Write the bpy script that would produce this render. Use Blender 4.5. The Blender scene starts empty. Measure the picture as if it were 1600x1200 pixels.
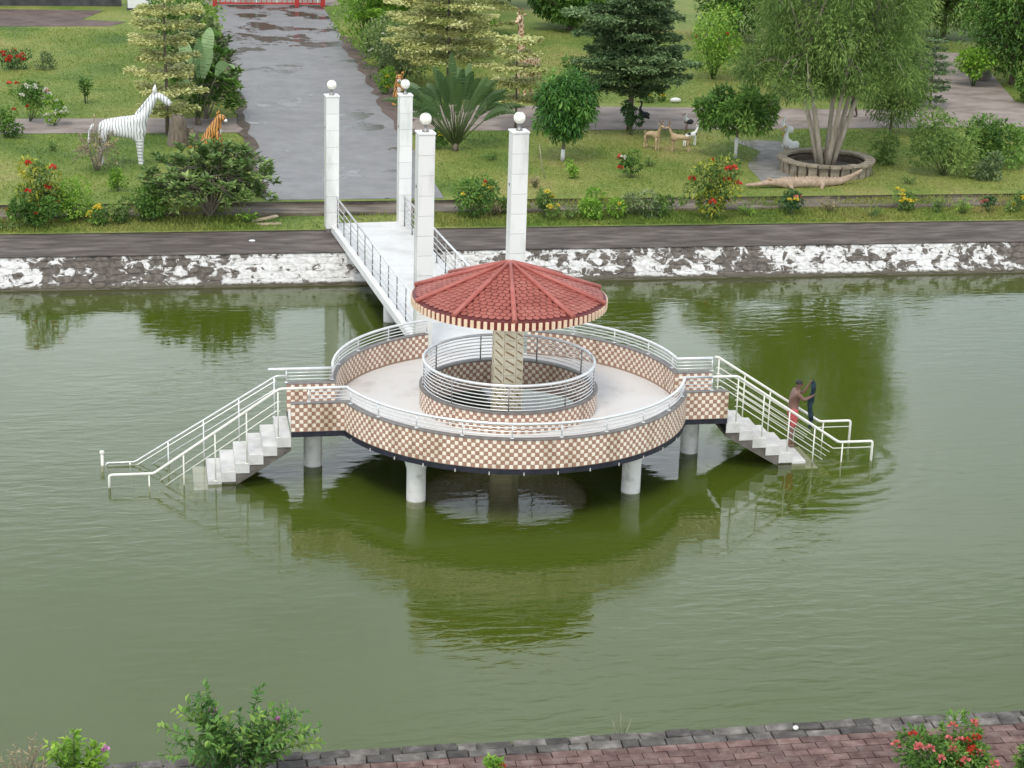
import bpy, math, random
import numpy as np
from mathutils import Vector, Matrix

# ------------------------------------------------------------------ camera, sky, sun, exposure
S = bpy.context.scene
COL = S.collection
PI = math.pi
R_ = math.radians


def make_camera():
    p, yaw, r = R_(18.2), R_(10.6), 0.0305
    fh = Vector((math.sin(yaw), math.cos(yaw), 0)); r0 = Vector((math.cos(yaw), -math.sin(yaw), 0))
    F = fh * math.cos(p) + Vector((0, 0, -math.sin(p)))
    d0 = -(fh * math.sin(p) + Vector((0, 0, math.cos(p))))
    X = r0 * math.cos(r) - d0 * math.sin(r)
    D = r0 * math.sin(r) + d0 * math.cos(r)
    cam = bpy.data.cameras.new('camera'); o = bpy.data.objects.new('camera', cam)
    cam.sensor_width = 36; cam.lens = 3100 / 1600 * 36
    cam.clip_start = 0.5; cam.clip_end = 3000
    m = Matrix((X, -D, -F)).transposed().to_4x4(); m.translation = (0, 0, 16.2)
    o.matrix_world = m
    COL.objects.link(o); S.camera = o


make_camera()
SUN_EL, SUN_AZ = 58.0, 205.0      # azimuth clockwise from +Y: behind the camera, a little to its left
w = bpy.data.worlds.new('World'); S.world = w; w.use_nodes = True
nt = w.node_tree; nt.nodes.clear()
out = nt.nodes.new('ShaderNodeOutputWorld'); bg = nt.nodes.new('ShaderNodeBackground')
sky = nt.nodes.new('ShaderNodeTexSky'); sky.sky_type = 'NISHITA'; sky.sun_disc = False
sky.sun_elevation = R_(SUN_EL); sky.sun_rotation = R_(SUN_AZ); sky.dust_density = 2.5; sky.air_density = 1.0
tc = nt.nodes.new('ShaderNodeTexCoord'); mp = nt.nodes.new('ShaderNodeMapping'); mp.inputs['Scale'].default_value = (1, 1, 2.6)
cn = nt.nodes.new('ShaderNodeTexNoise'); cn.inputs['Scale'].default_value = 2.2; cn.inputs['Detail'].default_value = 5; cn.inputs['Roughness'].default_value = .5
cr = nt.nodes.new('ShaderNodeValToRGB'); cr.color_ramp.elements[0].position = .32; cr.color_ramp.elements[1].position = .62
cr.color_ramp.elements[0].color = (.35, .35, .35, 1); cr.color_ramp.elements[1].color = (.97, .97, .97, 1)
mx = nt.nodes.new('ShaderNodeMix'); mx.data_type = 'RGBA'
mx.inputs['B'].default_value = (10.5, 11.25, 12.0, 1)          # thin bright cloud, in the sky texture's own units
nt.links.new(tc.outputs['Generated'], mp.inputs[0]); nt.links.new(mp.outputs[0], cn.inputs['Vector'])
nt.links.new(cn.outputs['Fac'], cr.inputs[0]); nt.links.new(cr.outputs[0], mx.inputs['Factor'])
nt.links.new(sky.outputs[0], mx.inputs['A']); # humid air: the whole sky brightens towards the horizon
sz = nt.nodes.new('ShaderNodeSeparateXYZ'); nt.links.new(tc.outputs['Generated'], sz.inputs[0])
hz = nt.nodes.new('ShaderNodeMapRange'); hz.interpolation_type = 'SMOOTHSTEP'
for k_, v_ in (('From Min', 0.0), ('From Max', .75), ('To Min', 1.9), ('To Max', .95)): hz.inputs[k_].default_value = v_
nt.links.new(sz.outputs['Z'], hz.inputs[0])
hm = nt.nodes.new('ShaderNodeVectorMath'); hm.operation = 'SCALE'
nt.links.new(mx.outputs['Result'], hm.inputs[0]); nt.links.new(hz.outputs[0], hm.inputs['Scale']); nt.links.new(hm.outputs[0], bg.inputs[0])
bg.inputs[1].default_value = 0.1
nt.links.new(bg.outputs[0], out.inputs[0])

sl = bpy.data.lights.new('sun', 'SUN'); sl.energy = 1.4; sl.angle = R_(14); sl.color = (1, .94, .84)
so = bpy.data.objects.new('sun', sl); COL.objects.link(so)
so.rotation_euler = Vector((math.sin(R_(SUN_AZ)) * math.cos(R_(SUN_EL)), math.cos(R_(SUN_AZ)) * math.cos(R_(SUN_EL)), math.sin(R_(SUN_EL)))).to_track_quat('Z', 'Y').to_euler()

S.view_settings.view_transform = 'Standard'; S.view_settings.look = 'None'
S.view_settings.exposure = 0.27; S.view_settings.gamma = 1; S.view_settings.use_curve_mapping = False
S.render.engine = 'CYCLES'
S.cycles.transparent_max_bounces = 10
S.cycles.max_bounces = 6; S.cycles.diffuse_bounces = 3; S.cycles.glossy_bounces = 3

# ------------------------------------------------------------------ helpers: naming
def tag(o, label=None, cat=None, group=None, kind=None):
    if label: o['label'] = label
    if cat: o['category'] = cat
    if group: o['group'] = group
    if kind: o['kind'] = kind
    return o


def thing(name, label, cat, loc=(0, 0, 0), rz=0.0, group=None):
    o = bpy.data.objects.new(name, None); COL.objects.link(o)
    o.empty_display_size = .2
    o.location = loc; o.rotation_euler = (0, 0, rz)
    return tag(o, label, cat, group)


def inst(name, me, parent=None, mw=None):
    o = bpy.data.objects.new(name, me); COL.objects.link(o)
    if parent: o.parent = parent
    if mw is not None: o.matrix_local = mw
    return o


# ------------------------------------------------------------------ helpers: materials
MATS = {}


def nodes(name):
    m = bpy.data.materials.new(name); m.use_nodes = True; MATS[name] = m
    t = m.node_tree; t.nodes.clear()
    o = t.nodes.new('ShaderNodeOutputMaterial')
    return m, t, o


def N(t, typ, **kw):
    n = t.nodes.new(typ)
    for k, v in kw.items():
        if k in n.inputs: n.inputs[k].default_value = v
        else: setattr(n, k, v)
    return n


def ramp(t, src, stops):
    n = t.nodes.new('ShaderNodeValToRGB'); e = n.color_ramp.elements
    while len(e) < len(stops): e.new(.5)
    for el, (p, c) in zip(e, stops):
        el.position = p; el.color = (*c, 1) if len(c) == 3 else c
    if src is not None: t.links.new(src, n.inputs[0])
    return n


def wpos(t, scale=(1, 1, 1), obj=False):
    if obj: g = N(t, 'ShaderNodeTexCoord').outputs['Object']
    else: g = N(t, 'ShaderNodeNewGeometry').outputs['Position']
    m = N(t, 'ShaderNodeMapping'); m.inputs['Scale'].default_value = scale
    t.links.new(g, m.inputs[0]); return m.outputs[0]


def surf(name, c1, c2, scale=3.0, rough=.6, stretch=(1, 1, 1), bump=0.0, bscale=None, c3=None, metal=0.0, detail=6, spec=.4, lo=.35, hi=.65, obj=False, rand=0.0):
    m, t, o = nodes(name)
    b = N(t, 'ShaderNodeBsdfPrincipled', Roughness=rough, Metallic=metal)
    b.inputs['Specular IOR Level'].default_value = spec
    v = wpos(t, stretch, obj)
    n = N(t, 'ShaderNodeTexNoise', Scale=scale, Detail=detail, Roughness=.62); t.links.new(v, n.inputs['Vector'])
    st = [(lo, c1), (hi, c2)] if c3 is None else [(lo, c1), ((lo + hi) / 2, c2), (hi, c3)]
    r = ramp(t, n.outputs['Fac'], st)
    colr = r.outputs[0]
    if rand:
        oi = N(t, 'ShaderNodeObjectInfo')
        mr = N(t, 'ShaderNodeMapRange'); mr.inputs['To Min'].default_value = 1 - rand; mr.inputs['To Max'].default_value = 1 + rand
        t.links.new(oi.outputs['Random'], mr.inputs[0])
        mm = N(t, 'ShaderNodeMix', data_type='RGBA', blend_type='MULTIPLY'); mm.inputs['Factor'].default_value = 1
        t.links.new(colr, mm.inputs['A']); t.links.new(mr.outputs[0], mm.inputs['B']); colr = mm.outputs['Result']
    t.links.new(colr, b.inputs['Base Color'])
    if bump:
        n2 = N(t, 'ShaderNodeTexNoise', Scale=bscale or scale * 4, Detail=5); t.links.new(v, n2.inputs['Vector'])
        bp = N(t, 'ShaderNodeBump', Strength=bump, Distance=.02); t.links.new(n2.outputs['Fac'], bp.inputs['Height'])
        t.links.new(bp.outputs[0], b.inputs['Normal'])
    t.links.new(b.outputs[0], o.inputs[0])
    return m


def grimy(name, c1, c2):
    m, t, o = nodes(name)
    b = N(t, 'ShaderNodeBsdfPrincipled', Roughness=.36)
    v = wpos(t); n = N(t, 'ShaderNodeTexNoise', Scale=11, Detail=4); t.links.new(v, n.inputs['Vector'])
    r = ramp(t, n.outputs['Fac'], [(.3, c1), (.7, c2)])
    v2 = wpos(t, (1.6, 1.6, .35)); n2 = N(t, 'ShaderNodeTexNoise', Scale=1.5, Detail=8, Roughness=.68); t.links.new(v2, n2.inputs['Vector'])
    d = ramp(t, n2.outputs['Fac'], [(.34, (.62, .58, .50)), (.50, (1, 1, 1))])
    mm = N(t, 'ShaderNodeMix', data_type='RGBA', blend_type='MULTIPLY'); mm.inputs['Factor'].default_value = 1
    t.links.new(r.outputs[0], mm.inputs['A']); t.links.new(d.outputs[0], mm.inputs['B']); t.links.new(mm.outputs['Result'], b.inputs['Base Color'])
    t.links.new(b.outputs[0], o.inputs[0])


def leafmat(name, stops, trans=.25, rough=.5, spec=.3):
    m, t, o = nodes(name)
    a = N(t, 'ShaderNodeAttribute', attribute_name='tone')
    r = ramp(t, a.outputs['Fac'], stops)
    b = N(t, 'ShaderNodeBsdfPrincipled', Roughness=rough); b.inputs['Specular IOR Level'].default_value = spec
    tr = N(t, 'ShaderNodeBsdfTranslucent'); mxs = N(t, 'ShaderNodeMixShader', Fac=trans)
    t.links.new(r.outputs[0], b.inputs['Base Color']); t.links.new(r.outputs[0], tr.inputs[0])
    t.links.new(b.outputs[0], mxs.inputs[1]); t.links.new(tr.outputs[0], mxs.inputs[2]); t.links.new(mxs.outputs[0], o.inputs[0])
    return m


# ------------------------------------------------------------------ helpers: meshes
class MB:
    def __init__(s): s.v = []; s.f = []; s.m = []; s.s = []

    def face(s, pts, mat=0, smooth=False):
        i = len(s.v); s.v += [tuple(p) for p in pts]; s.f.append(tuple(range(i, i + len(pts)))); s.m.append(mat); s.s.append(smooth)

    def idx(s, verts, faces, mat=0, smooth=False):
        i = len(s.v); s.v += [tuple(p) for p in verts]
        for f in faces:
            s.f.append(tuple(i + k for k in f)); s.m.append(mat); s.s.append(smooth)

    def box(s, x0, x1, y0, y1, z0, z1, mat=0):
        v = [(x0, y0, z0), (x1, y0, z0), (x1, y1, z0), (x0, y1, z0), (x0, y0, z1), (x1, y0, z1), (x1, y1, z1), (x0, y1, z1)]
        s.idx(v, [(3, 2, 1, 0), (4, 5, 6, 7), (0, 1, 5, 4), (1, 2, 6, 5), (2, 3, 7, 6), (3, 0, 4, 7)], mat)

    def beam(s, a, b, wd, ht, mat=0):
        a = Vector(a); b = Vector(b); d = (b - a).normalized(); sd = d.cross(Vector((0, 0, 1))).normalized() * wd / 2; up = sd.cross(d).normalized() * ht / 2
        v = [a - sd - up, a + sd - up, a + sd + up, a - sd + up, b - sd - up, b + sd - up, b + sd + up, b - sd + up]
        s.idx(v, [(0, 1, 2, 3), (7, 6, 5, 4), (0, 4, 5, 1), (1, 5, 6, 2), (2, 6, 7, 3), (3, 7, 4, 0)], mat)

    def tube(s, path, r, n=8, cap=True, mat=0, closed=False):
        P = [Vector(p) for p in path]; k = len(P)
        rr = [r] * k if isinstance(r, (int, float)) else list(r)
        if k < 2: return
        up = Vector((0, 0, 1)); prev = None; vs = []
        for i in range(k):
            if closed: d = (P[(i + 1) % k] - P[i - 1])
            else: d = P[min(i + 1, k - 1)] - P[max(i - 1, 0)]
            if d.length < 1e-9: d = up
            d.normalize()
            if prev is None:
                a = d.cross(up)
                if a.length < .05: a = d.cross(Vector((1, 0, 0)))
            else: a = prev - d * prev.dot(d)
            a.normalize(); prev = a; b = d.cross(a)
            for j in range(n):
                t = 2 * PI * j / n; vs.append(P[i] + (a * math.cos(t) + b * math.sin(t)) * rr[i])
        fs = []
        for i in range(k if closed else k - 1):
            i2 = (i + 1) % k
            for j in range(n):
                j2 = (j + 1) % n; fs.append((i * n + j, i * n + j2, i2 * n + j2, i2 * n + j))
        s.idx(vs, fs, mat, True)
        if cap and not closed:
            o = len(s.v) - len(vs)
            s.f.append(tuple(o + j for j in reversed(range(n)))); s.m.append(mat); s.s.append(False)
            s.f.append(tuple(o + (k - 1) * n + j for j in range(n))); s.m.append(mat); s.s.append(False)

    def lathe(s, prof, n=24, c=(0, 0, 0), mat=0, smooth=True, a0=0.0, a1=2 * PI):
        full = abs(a1 - a0 - 2 * PI) < 1e-6; m = n if full else n + 1
        vs = []; fs = []
        for (r, z) in prof:
            for j in range(m):
                t = a0 + (a1 - a0) * j / n; vs.append((c[0] + r * math.cos(t), c[1] + r * math.sin(t), c[2] + z))
        for i in range(len(prof) - 1):
            for j in range(n):
                j2 = (j + 1) % m; fs.append((i * m + j, i * m + j2, (i + 1) * m + j2, (i + 1) * m + j))
        s.idx(vs, fs, mat, smooth)

    def blob(s, c, r, n=10, k=6, mat=0, jit=0.0, rng=None):
        vs = []; fs = []
        rx, ry, rz = (r, r, r) if isinstance(r, (int, float)) else r
        for i in range(k + 1):
            ph = PI * i / k
            for j in range(n):
                t = 2 * PI * j / n; q = 1 + (rng.uniform(-jit, jit) if rng else 0)
                vs.append((c[0] + rx * q * math.sin(ph) * math.cos(t), c[1] + ry * q * math.sin(ph) * math.sin(t), c[2] + rz * q * math.cos(ph)))
        for i in range(k):
            for j in range(n):
                j2 = (j + 1) % n; fs.append((i * n + j, (i + 1) * n + j, (i + 1) * n + j2, i * n + j2))
        s.idx(vs, fs, mat, True)

    def mesh(s, name, mats):
        me = bpy.data.meshes.new(name); me.from_pydata(s.v, [], s.f)
        if not isinstance(mats, (list, tuple)): mats = [mats]
        for m in mats: me.materials.append(MATS[m] if isinstance(m, str) else m)
        me.polygons.foreach_set('material_index', s.m); me.polygons.foreach_set('use_smooth', s.s)
        me.update(); return me

    def build(s, name, mats, parent=None, bevel=0.0):
        o = inst(name, s.mesh(name, mats), parent)
        if bevel:
            b = o.modifiers.new('bevel', 'BEVEL'); b.width = bevel; b.segments = 2; b.limit_method = 'ANGLE'
        return o


def part_box(name, mat, parent, *a, bevel=0.0):
    m = MB(); m.box(*a); return m.build(name, mat, parent, bevel)


def sheet(name, pts, z, mat, kind='structure', div=None):
    m = MB(); m.face([(x, y, z) for x, y in pts]); o = m.build(name, mat); tag(o, kind=kind); return o


def vnorm(a): return a / np.maximum(np.linalg.norm(a, axis=1, keepdims=True), 1e-9)


def leaf_mesh(name, P, Dr, Nm, L, W, tone, mat, fold=.25, wide=.45, parent=None, kind=None):
    """many small folded leaves: base, two sides, tip"""
    P = np.asarray(P, float); n = len(P)
    Dr = vnorm(np.asarray(Dr, float)); Sd = vnorm(np.cross(Dr, np.asarray(Nm, float))); Up = np.cross(Sd, Dr)
    L = np.broadcast_to(np.asarray(L, float), (n,))[:, None]; W = np.broadcast_to(np.asarray(W, float), (n,))[:, None]
    V = np.empty((n, 4, 3))
    V[:, 0] = P; mid = P + Dr * L * wide + Up * W * fold
    V[:, 1] = mid + Sd * W * .5; V[:, 3] = mid - Sd * W * .5; V[:, 2] = P + Dr * L - Up * L * .1
    F = np.empty((n, 2, 3), np.int32); b = (np.arange(n) * 4)[:, None]
    F[:, 0] = b + np.array([0, 1, 2]); F[:, 1] = b + np.array([0, 2, 3])
    me = bpy.data.meshes.new(name); me.vertices.add(n * 4); me.vertices.foreach_set('co', V.ravel())
    me.loops.add(n * 6); me.loops.foreach_set('vertex_index', F.ravel())
    me.polygons.add(n * 2); me.polygons.foreach_set('loop_start', np.arange(n * 2, dtype=np.int32) * 3)
    at = me.attributes.new('tone', 'FLOAT', 'POINT'); at.data.foreach_set('value', np.repeat(np.clip(tone, 0, 1), 4).astype(np.float32))
    me.materials.append(MATS[mat]); me.update(calc_edges=True)
    o = inst(name, me, parent)
    if kind: o['kind'] = kind
    return o


def rsphere(g, n):
    v = g.normal(size=(n, 3)); return vnorm(v)


# ------------------------------------------------------------------ materials
surf('white_paint', (.66, .655, .64), (.76, .76, .745), 2.0, .45, lo=.3, hi=.7)
surf('white_tile', (.52, .52, .48), (.74, .74, .71), .9, .3, (2, 2, .5), spec=.5, rand=.04, lo=.25, hi=.5)
surf('grey_paint_edge', (.13, .115, .105), (.21, .19, .175), 6, .5)
surf('deck_floor', (.50, .47, .45), (.64, .62, .60), 1.1, .55, c3=(.66, .645, .63), lo=.28, hi=.6, bump=.1)
surf('bridge_floor', (.46, .45, .43), (.62, .62, .61), .9, .5, lo=.25, hi=.55)
surf('step_stone', (.42, .41, .385), (.60, .59, .565), 2.2, .6, lo=.3, hi=.6)
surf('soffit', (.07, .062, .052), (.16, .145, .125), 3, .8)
surf('column_concrete', (.36, .35, .32), (.60, .59, .56), 2.5, .7, c3=(.66, .65, .62), bump=.2, lo=.3, hi=.6)
grimy('tile_cream', (.80, .70, .57), (.89, .81, .70))
grimy('tile_brown', (.33, .19, .135), (.42, .25, .185))
surf('grout', (.33, .22, .16), (.40, .28, .21), 12, .7)
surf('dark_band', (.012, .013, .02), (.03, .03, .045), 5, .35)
surf('steel', (.66, .67, .67), (.78, .78, .77), 5, .3, metal=.45, spec=.5)
surf('steel_white', (.70, .69, .61), (.77, .76, .69), 5, .35, spec=.5)
surf('steel_dark', (.20, .19, .18), (.32, .31, .30), 7, .4, metal=.6)
surf('roof_red', (.23, .058, .042), (.32, .09, .068), 1.6, .55, c3=(.38, .135, .105), spec=.35, lo=.3, hi=.7)
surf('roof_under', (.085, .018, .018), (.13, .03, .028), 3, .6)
surf('roof_ridge', (.33, .085, .065), (.41, .125, .10), 3, .42)
surf('fascia_cream', (.72, .52, .36), (.80, .62, .45), 7, .4)
surf('fascia_red', (.13, .022, .02), (.19, .035, .03), 7, .4)
surf('beige_tile', (.82, .71, .50), (.89, .81, .62), 6, .4, rand=.05)
surf('slash_brown', (.24, .15, .05), (.33, .21, .08), 8, .5)
surf('walkway', (.058, .046, .040), (.10, .082, .073), 1.8, .85, (.5, 1.8, 1), .3, c3=(.165, .14, .125), lo=.34, hi=.68, detail=9)
surf('brick_brown', (.085, .046, .04), (.14, .082, .07), 4, .8, bump=.4, rand=.25, c3=(.19, .13, .115))
surf('stone_grey', (.05, .045, .04), (.10, .09, .08), 3.5, .85, bump=.6, rand=.5, c3=(.21, .195, .18), lo=.3, hi=.72)
surf('earth', (.06, .047, .036), (.12, .095, .072), 3, .9, bump=.4)
surf('soil_red', (.085, .06, .05), (.15, .11, .095), 1.2, .9, bump=.4)
surf('path_brown', (.17, .135, .115), (.26, .215, .19), .7, .85, (1, 1.6, 1), .25, c3=(.31, .265, .235))
surf('path_grey', (.17, .165, .155), (.28, .27, .255), 2.2, .85, bump=.4)
surf('step_brown', (.085, .07, .055), (.16, .135, .105), 1.6, .85, (.5, 2, 1), .4, c3=(.22, .19, .15))
surf('planter_stone', (.19, .155, .11), (.32, .275, .205), 4, .85, bump=.4, rand=.15)
surf('bark', (.10, .078, .055), (.20, .165, .125), 5, .85, (2, 2, .5), .6)
surf('bark_pale', (.26, .22, .165), (.42, .37, .29), 4, .8, (2, 2, .4), .4)
surf('bark_white', (.60, .60, .57), (.76, .76, .73), 5, .7)
surf('stem_green', (.06, .09, .03), (.12, .15, .055), 6, .6)
surf('twig_grey', (.16, .14, .10), (.26, .23, .17), 6, .8)
surf('gate_red', (.40, .03, .03), (.52, .05, .05), 4, .4)
surf('timber', (.30, .24, .16), (.46, .38, .27), 3, .8, (1, 6, 6))
surf('rock', (.13, .12, .10), (.24, .225, .19), 2.5, .9, bump=.6)
surf('far_wall', (.035, .035, .036), (.08, .08, .08), 1.5, .8)
surf('skin', (.15, .08, .06), (.20, .108, .08), 9, .5, obj=True)
surf('skin_far', (.08, .045, .032), (.11, .062, .045), 9, .5, obj=True)
surf('hair_black', (.008, .008, .008), (.018, .017, .016), 30, .55, obj=True)
surf('shorts_red', (.30, .045, .05), (.45, .10, .10), 7, .8, obj=True, bump=.3)
surf('cloth_blue', (.006, .018, .028), (.016, .046, .064), 8, .5, obj=True, bump=.4)
surf('cloth_dark', (.012, .014, .03), (.03, .034, .06), 8, .8, obj=True)
surf('statue_white', (.66, .66, .63), (.80, .80, .77), 4, .5, obj=True)
surf('statue_black', (.018, .018, .022), (.045, .045, .05), 6, .5, obj=True)
surf('statue_tan', (.36, .25, .14), (.50, .37, .23), 5, .6, obj=True)
surf('statue_croc', (.30, .215, .15), (.44, .33, .245), 6, .7, obj=True, bump=.8, bscale=30)
surf('statue_yellow', (.55, .30, .05), (.62, .38, .08), 6, .5, obj=True)
surf('patch_brown', (.20, .09, .04), (.27, .13, .06), 6, .6, obj=True)


def globe_mat():
    m, t, o = nodes('lamp_globe')
    b = N(t, 'ShaderNodeBsdfPrincipled', Roughness=.2); b.inputs['Base Color'].default_value = (.88, .86, .76, 1)
    b.inputs['Subsurface Weight'].default_value = .3; b.inputs['Subsurface Radius'].default_value = (.05, .05, .04)
    t.links.new(b.outputs[0], o.inputs[0])


globe_mat()


def road_mat():
    m, t, o = nodes('road_concrete')
    b = N(t, 'ShaderNodeBsdfPrincipled'); b.inputs['Specular IOR Level'].default_value = .16
    v = wpos(t, (1, 1, 1)); n = N(t, 'ShaderNodeTexNoise', Scale=1.3, Detail=8, Roughness=.65); t.links.new(v, n.inputs['Vector'])
    base = ramp(t, n.outputs['Fac'], [(.3, (.18, .177, .18)), (.55, (.225, .222, .225)), (.75, (.26, .257, .26))])
    v2 = wpos(t, (.42, .36, 1)); n2 = N(t, 'ShaderNodeTexNoise', Scale=1.0, Detail=7, Roughness=.6); t.links.new(v2, n2.inputs['Vector'])
    # puddles: more of them towards the gate
    sx = N(t, 'ShaderNodeSeparateXYZ'); t.links.new(wpos(t), sx.inputs[0])
    mr = N(t, 'ShaderNodeMapRange'); mr.inputs['From Min'].default_value = 74; mr.inputs['From Max'].default_value = 108
    mr.inputs['To Min'].default_value = -.02; mr.inputs['To Max'].default_value = .06
    t.links.new(sx.outputs['Y'], mr.inputs[0])
    ad = N(t, 'ShaderNodeMath', operation='ADD'); t.links.new(n2.outputs['Fac'], ad.inputs[0]); t.links.new(mr.outputs[0], ad.inputs[1])
    wet = ramp(t, ad.outputs[0], [(.575, (0, 0, 0)), (.60, (1, 1, 1))])
    mx = N(t, 'ShaderNodeMix', data_type='RGBA'); mx.inputs['B'].default_value = (.075, .064, .058, 1)
    t.links.new(wet.outputs[0], mx.inputs['Factor']); t.links.new(base.outputs[0], mx.inputs['A']); t.links.new(mx.outputs['Result'], b.inputs['Base Color'])
    rr = N(t, 'ShaderNodeMapRange'); rr.inputs['To Min'].default_value = .62; rr.inputs['To Max'].default_value = .2
    t.links.new(wet.outputs[0], rr.inputs[0]); t.links.new(rr.outputs[0], b.inputs['Roughness'])
    t.links.new(b.outputs[0], o.inputs[0])


road_mat()


def paintwall_mat(name, dark1, dark2, bias):
    m, t, o = nodes(name)
    b = N(t, 'ShaderNodeBsdfPrincipled', Roughness=.8); b.inputs['Specular IOR Level'].default_value = .25
    v = wpos(t, (1, 1, 1.3)); n = N(t, 'ShaderNodeTexNoise', Scale=2.6, Detail=9, Roughness=.62, Distortion=.6); t.links.new(v, n.inputs['Vector'])
    big = N(t, 'ShaderNodeTexNoise', Scale=.33, Detail=2); t.links.new(v, big.inputs['Vector'])
    ma = N(t, 'ShaderNodeMath', operation='MULTIPLY_ADD'); ma.inputs[1].default_value = .75; ma.inputs[2].default_value = -.375 + bias
    t.links.new(big.outputs['Fac'], ma.inputs[0])
    ad = N(t, 'ShaderNodeMath', operation='ADD'); t.links.new(n.outputs['Fac'], ad.inputs[0]); t.links.new(ma.outputs[0], ad.inputs[1])
    msk = ramp(t, ad.outputs[0], [(.46, (0, 0, 0)), (.488, (.6, .6, .6)), (.51, (1, 1, 1))])
    n3 = N(t, 'ShaderNodeTexNoise', Scale=7, Detail=6); t.links.new(v, n3.inputs['Vector'])
    dk = ramp(t, n3.outputs['Fac'], [(.3, dark1), (.7, dark2)]); wh = ramp(t, n3.outputs['Fac'], [(.3, (.42, .405, .38)), (.62, (.66, .655, .64))])
    mx = N(t, 'ShaderNodeMix', data_type='RGBA'); t.links.new(msk.outputs[0], mx.inputs['Factor']); t.links.new(dk.outputs[0], mx.inputs['A']); t.links.new(wh.outputs[0], mx.inputs['B'])
    # damp, algae-stained band just above the water line
    sx = N(t, 'ShaderNodeSeparateXYZ'); t.links.new(wpos(t), sx.inputs[0])
    n4 = N(t, 'ShaderNodeMath', operation='MULTIPLY_ADD'); n4.inputs[1].default_value = -.16; t.links.new(n3.outputs['Fac'], n4.inputs[0]); t.links.new(sx.outputs['Z'], n4.inputs[2])
    alg = ramp(t, n4.outputs[0], [(.0, (1, 1, 1)), (.05, (0, 0, 0))])
    m2 = N(t, 'ShaderNodeMix', data_type='RGBA'); m2.inputs['B'].default_value = (.10, .09, .065, 1)
    t.links.new(alg.outputs[0], m2.inputs['Factor']); t.links.new(mx.outputs['Result'], m2.inputs['A'])
    t.links.new(m2.outputs['Result'], b.inputs['Base Color'])
    bp = N(t, 'ShaderNodeBump', Strength=.5, Distance=.03); t.links.new(ad.outputs[0], bp.inputs['Height']); t.links.new(bp.outputs[0], b.inputs['Normal'])
    t.links.new(b.outputs[0], o.inputs[0])


paintwall_mat('wall_stone', (.075, .062, .052), (.165, .145, .125), .02)
paintwall_mat('wall_mortar', (.06, .05, .042), (.12, .105, .09), .055)


def grass_mat(name, blades):
    m, t, o = nodes(name)
    b = N(t, 'ShaderNodeBsdfPrincipled', Roughness=.8); b.inputs['Specular IOR Level'].default_value = .15
    v = wpos(t, (1, .7, 1)); n = N(t, 'ShaderNodeTexNoise', Scale=.28, Detail=6, Roughness=.6); t.links.new(v, n.inputs['Vector'])
    c = ramp(t, n.outputs['Fac'], [(.30, (.09, .155, .036)), (.45, (.155, .22, .05)), (.6, (.235, .265, .078)), (.75, (.31, .27, .12))])
    src = c.outputs[0]
    if blades:
        a = N(t, 'ShaderNodeAttribute', attribute_name='tone')
        h = ramp(t, a.outputs['Fac'], [(0, (.8, .85, .7)), (.5, (1.2, 1.2, 1.1)), (1, (1.7, 1.55, 1.4))])
        mm = N(t, 'ShaderNodeMix', data_type='RGBA', blend_type='MULTIPLY'); mm.inputs['Factor'].default_value = 1
        t.links.new(src, mm.inputs['A']); t.links.new(h.outputs[0], mm.inputs['B']); src = mm.outputs['Result']
        t.links.new(src, b.inputs['Base Color'])
        tr = N(t, 'ShaderNodeBsdfTranslucent'); t.links.new(src, tr.inputs[0]); mxs = N(t, 'ShaderNodeMixShader', Fac=.25)
        t.links.new(b.outputs[0], mxs.inputs[1]); t.links.new(tr.outputs[0], mxs.inputs[2]); t.links.new(mxs.outputs[0], o.inputs[0])
    else:
        n2 = N(t, 'ShaderNodeTexNoise', Scale=9, Detail=5); t.links.new(v, n2.inputs['Vector'])
        h = ramp(t, n2.outputs['Fac'], [(.3, (.6, .62, .55)), (.7, (1.15, 1.1, 1.05))])
        mm = N(t, 'ShaderNodeMix', data_type='RGBA', blend_type='MULTIPLY'); mm.inputs['Factor'].default_value = 1
        t.links.new(src, mm.inputs['A']); t.links.new(h.outputs[0], mm.inputs['B']); t.links.new(mm.outputs['Result'], b.inputs['Base Color'])
        t.links.new(b.outputs[0], o.inputs[0])


grass_mat('lawn_ground', False); grass_mat('lawn_blades', True)


MURK = (.128, .182, .026)


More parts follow.
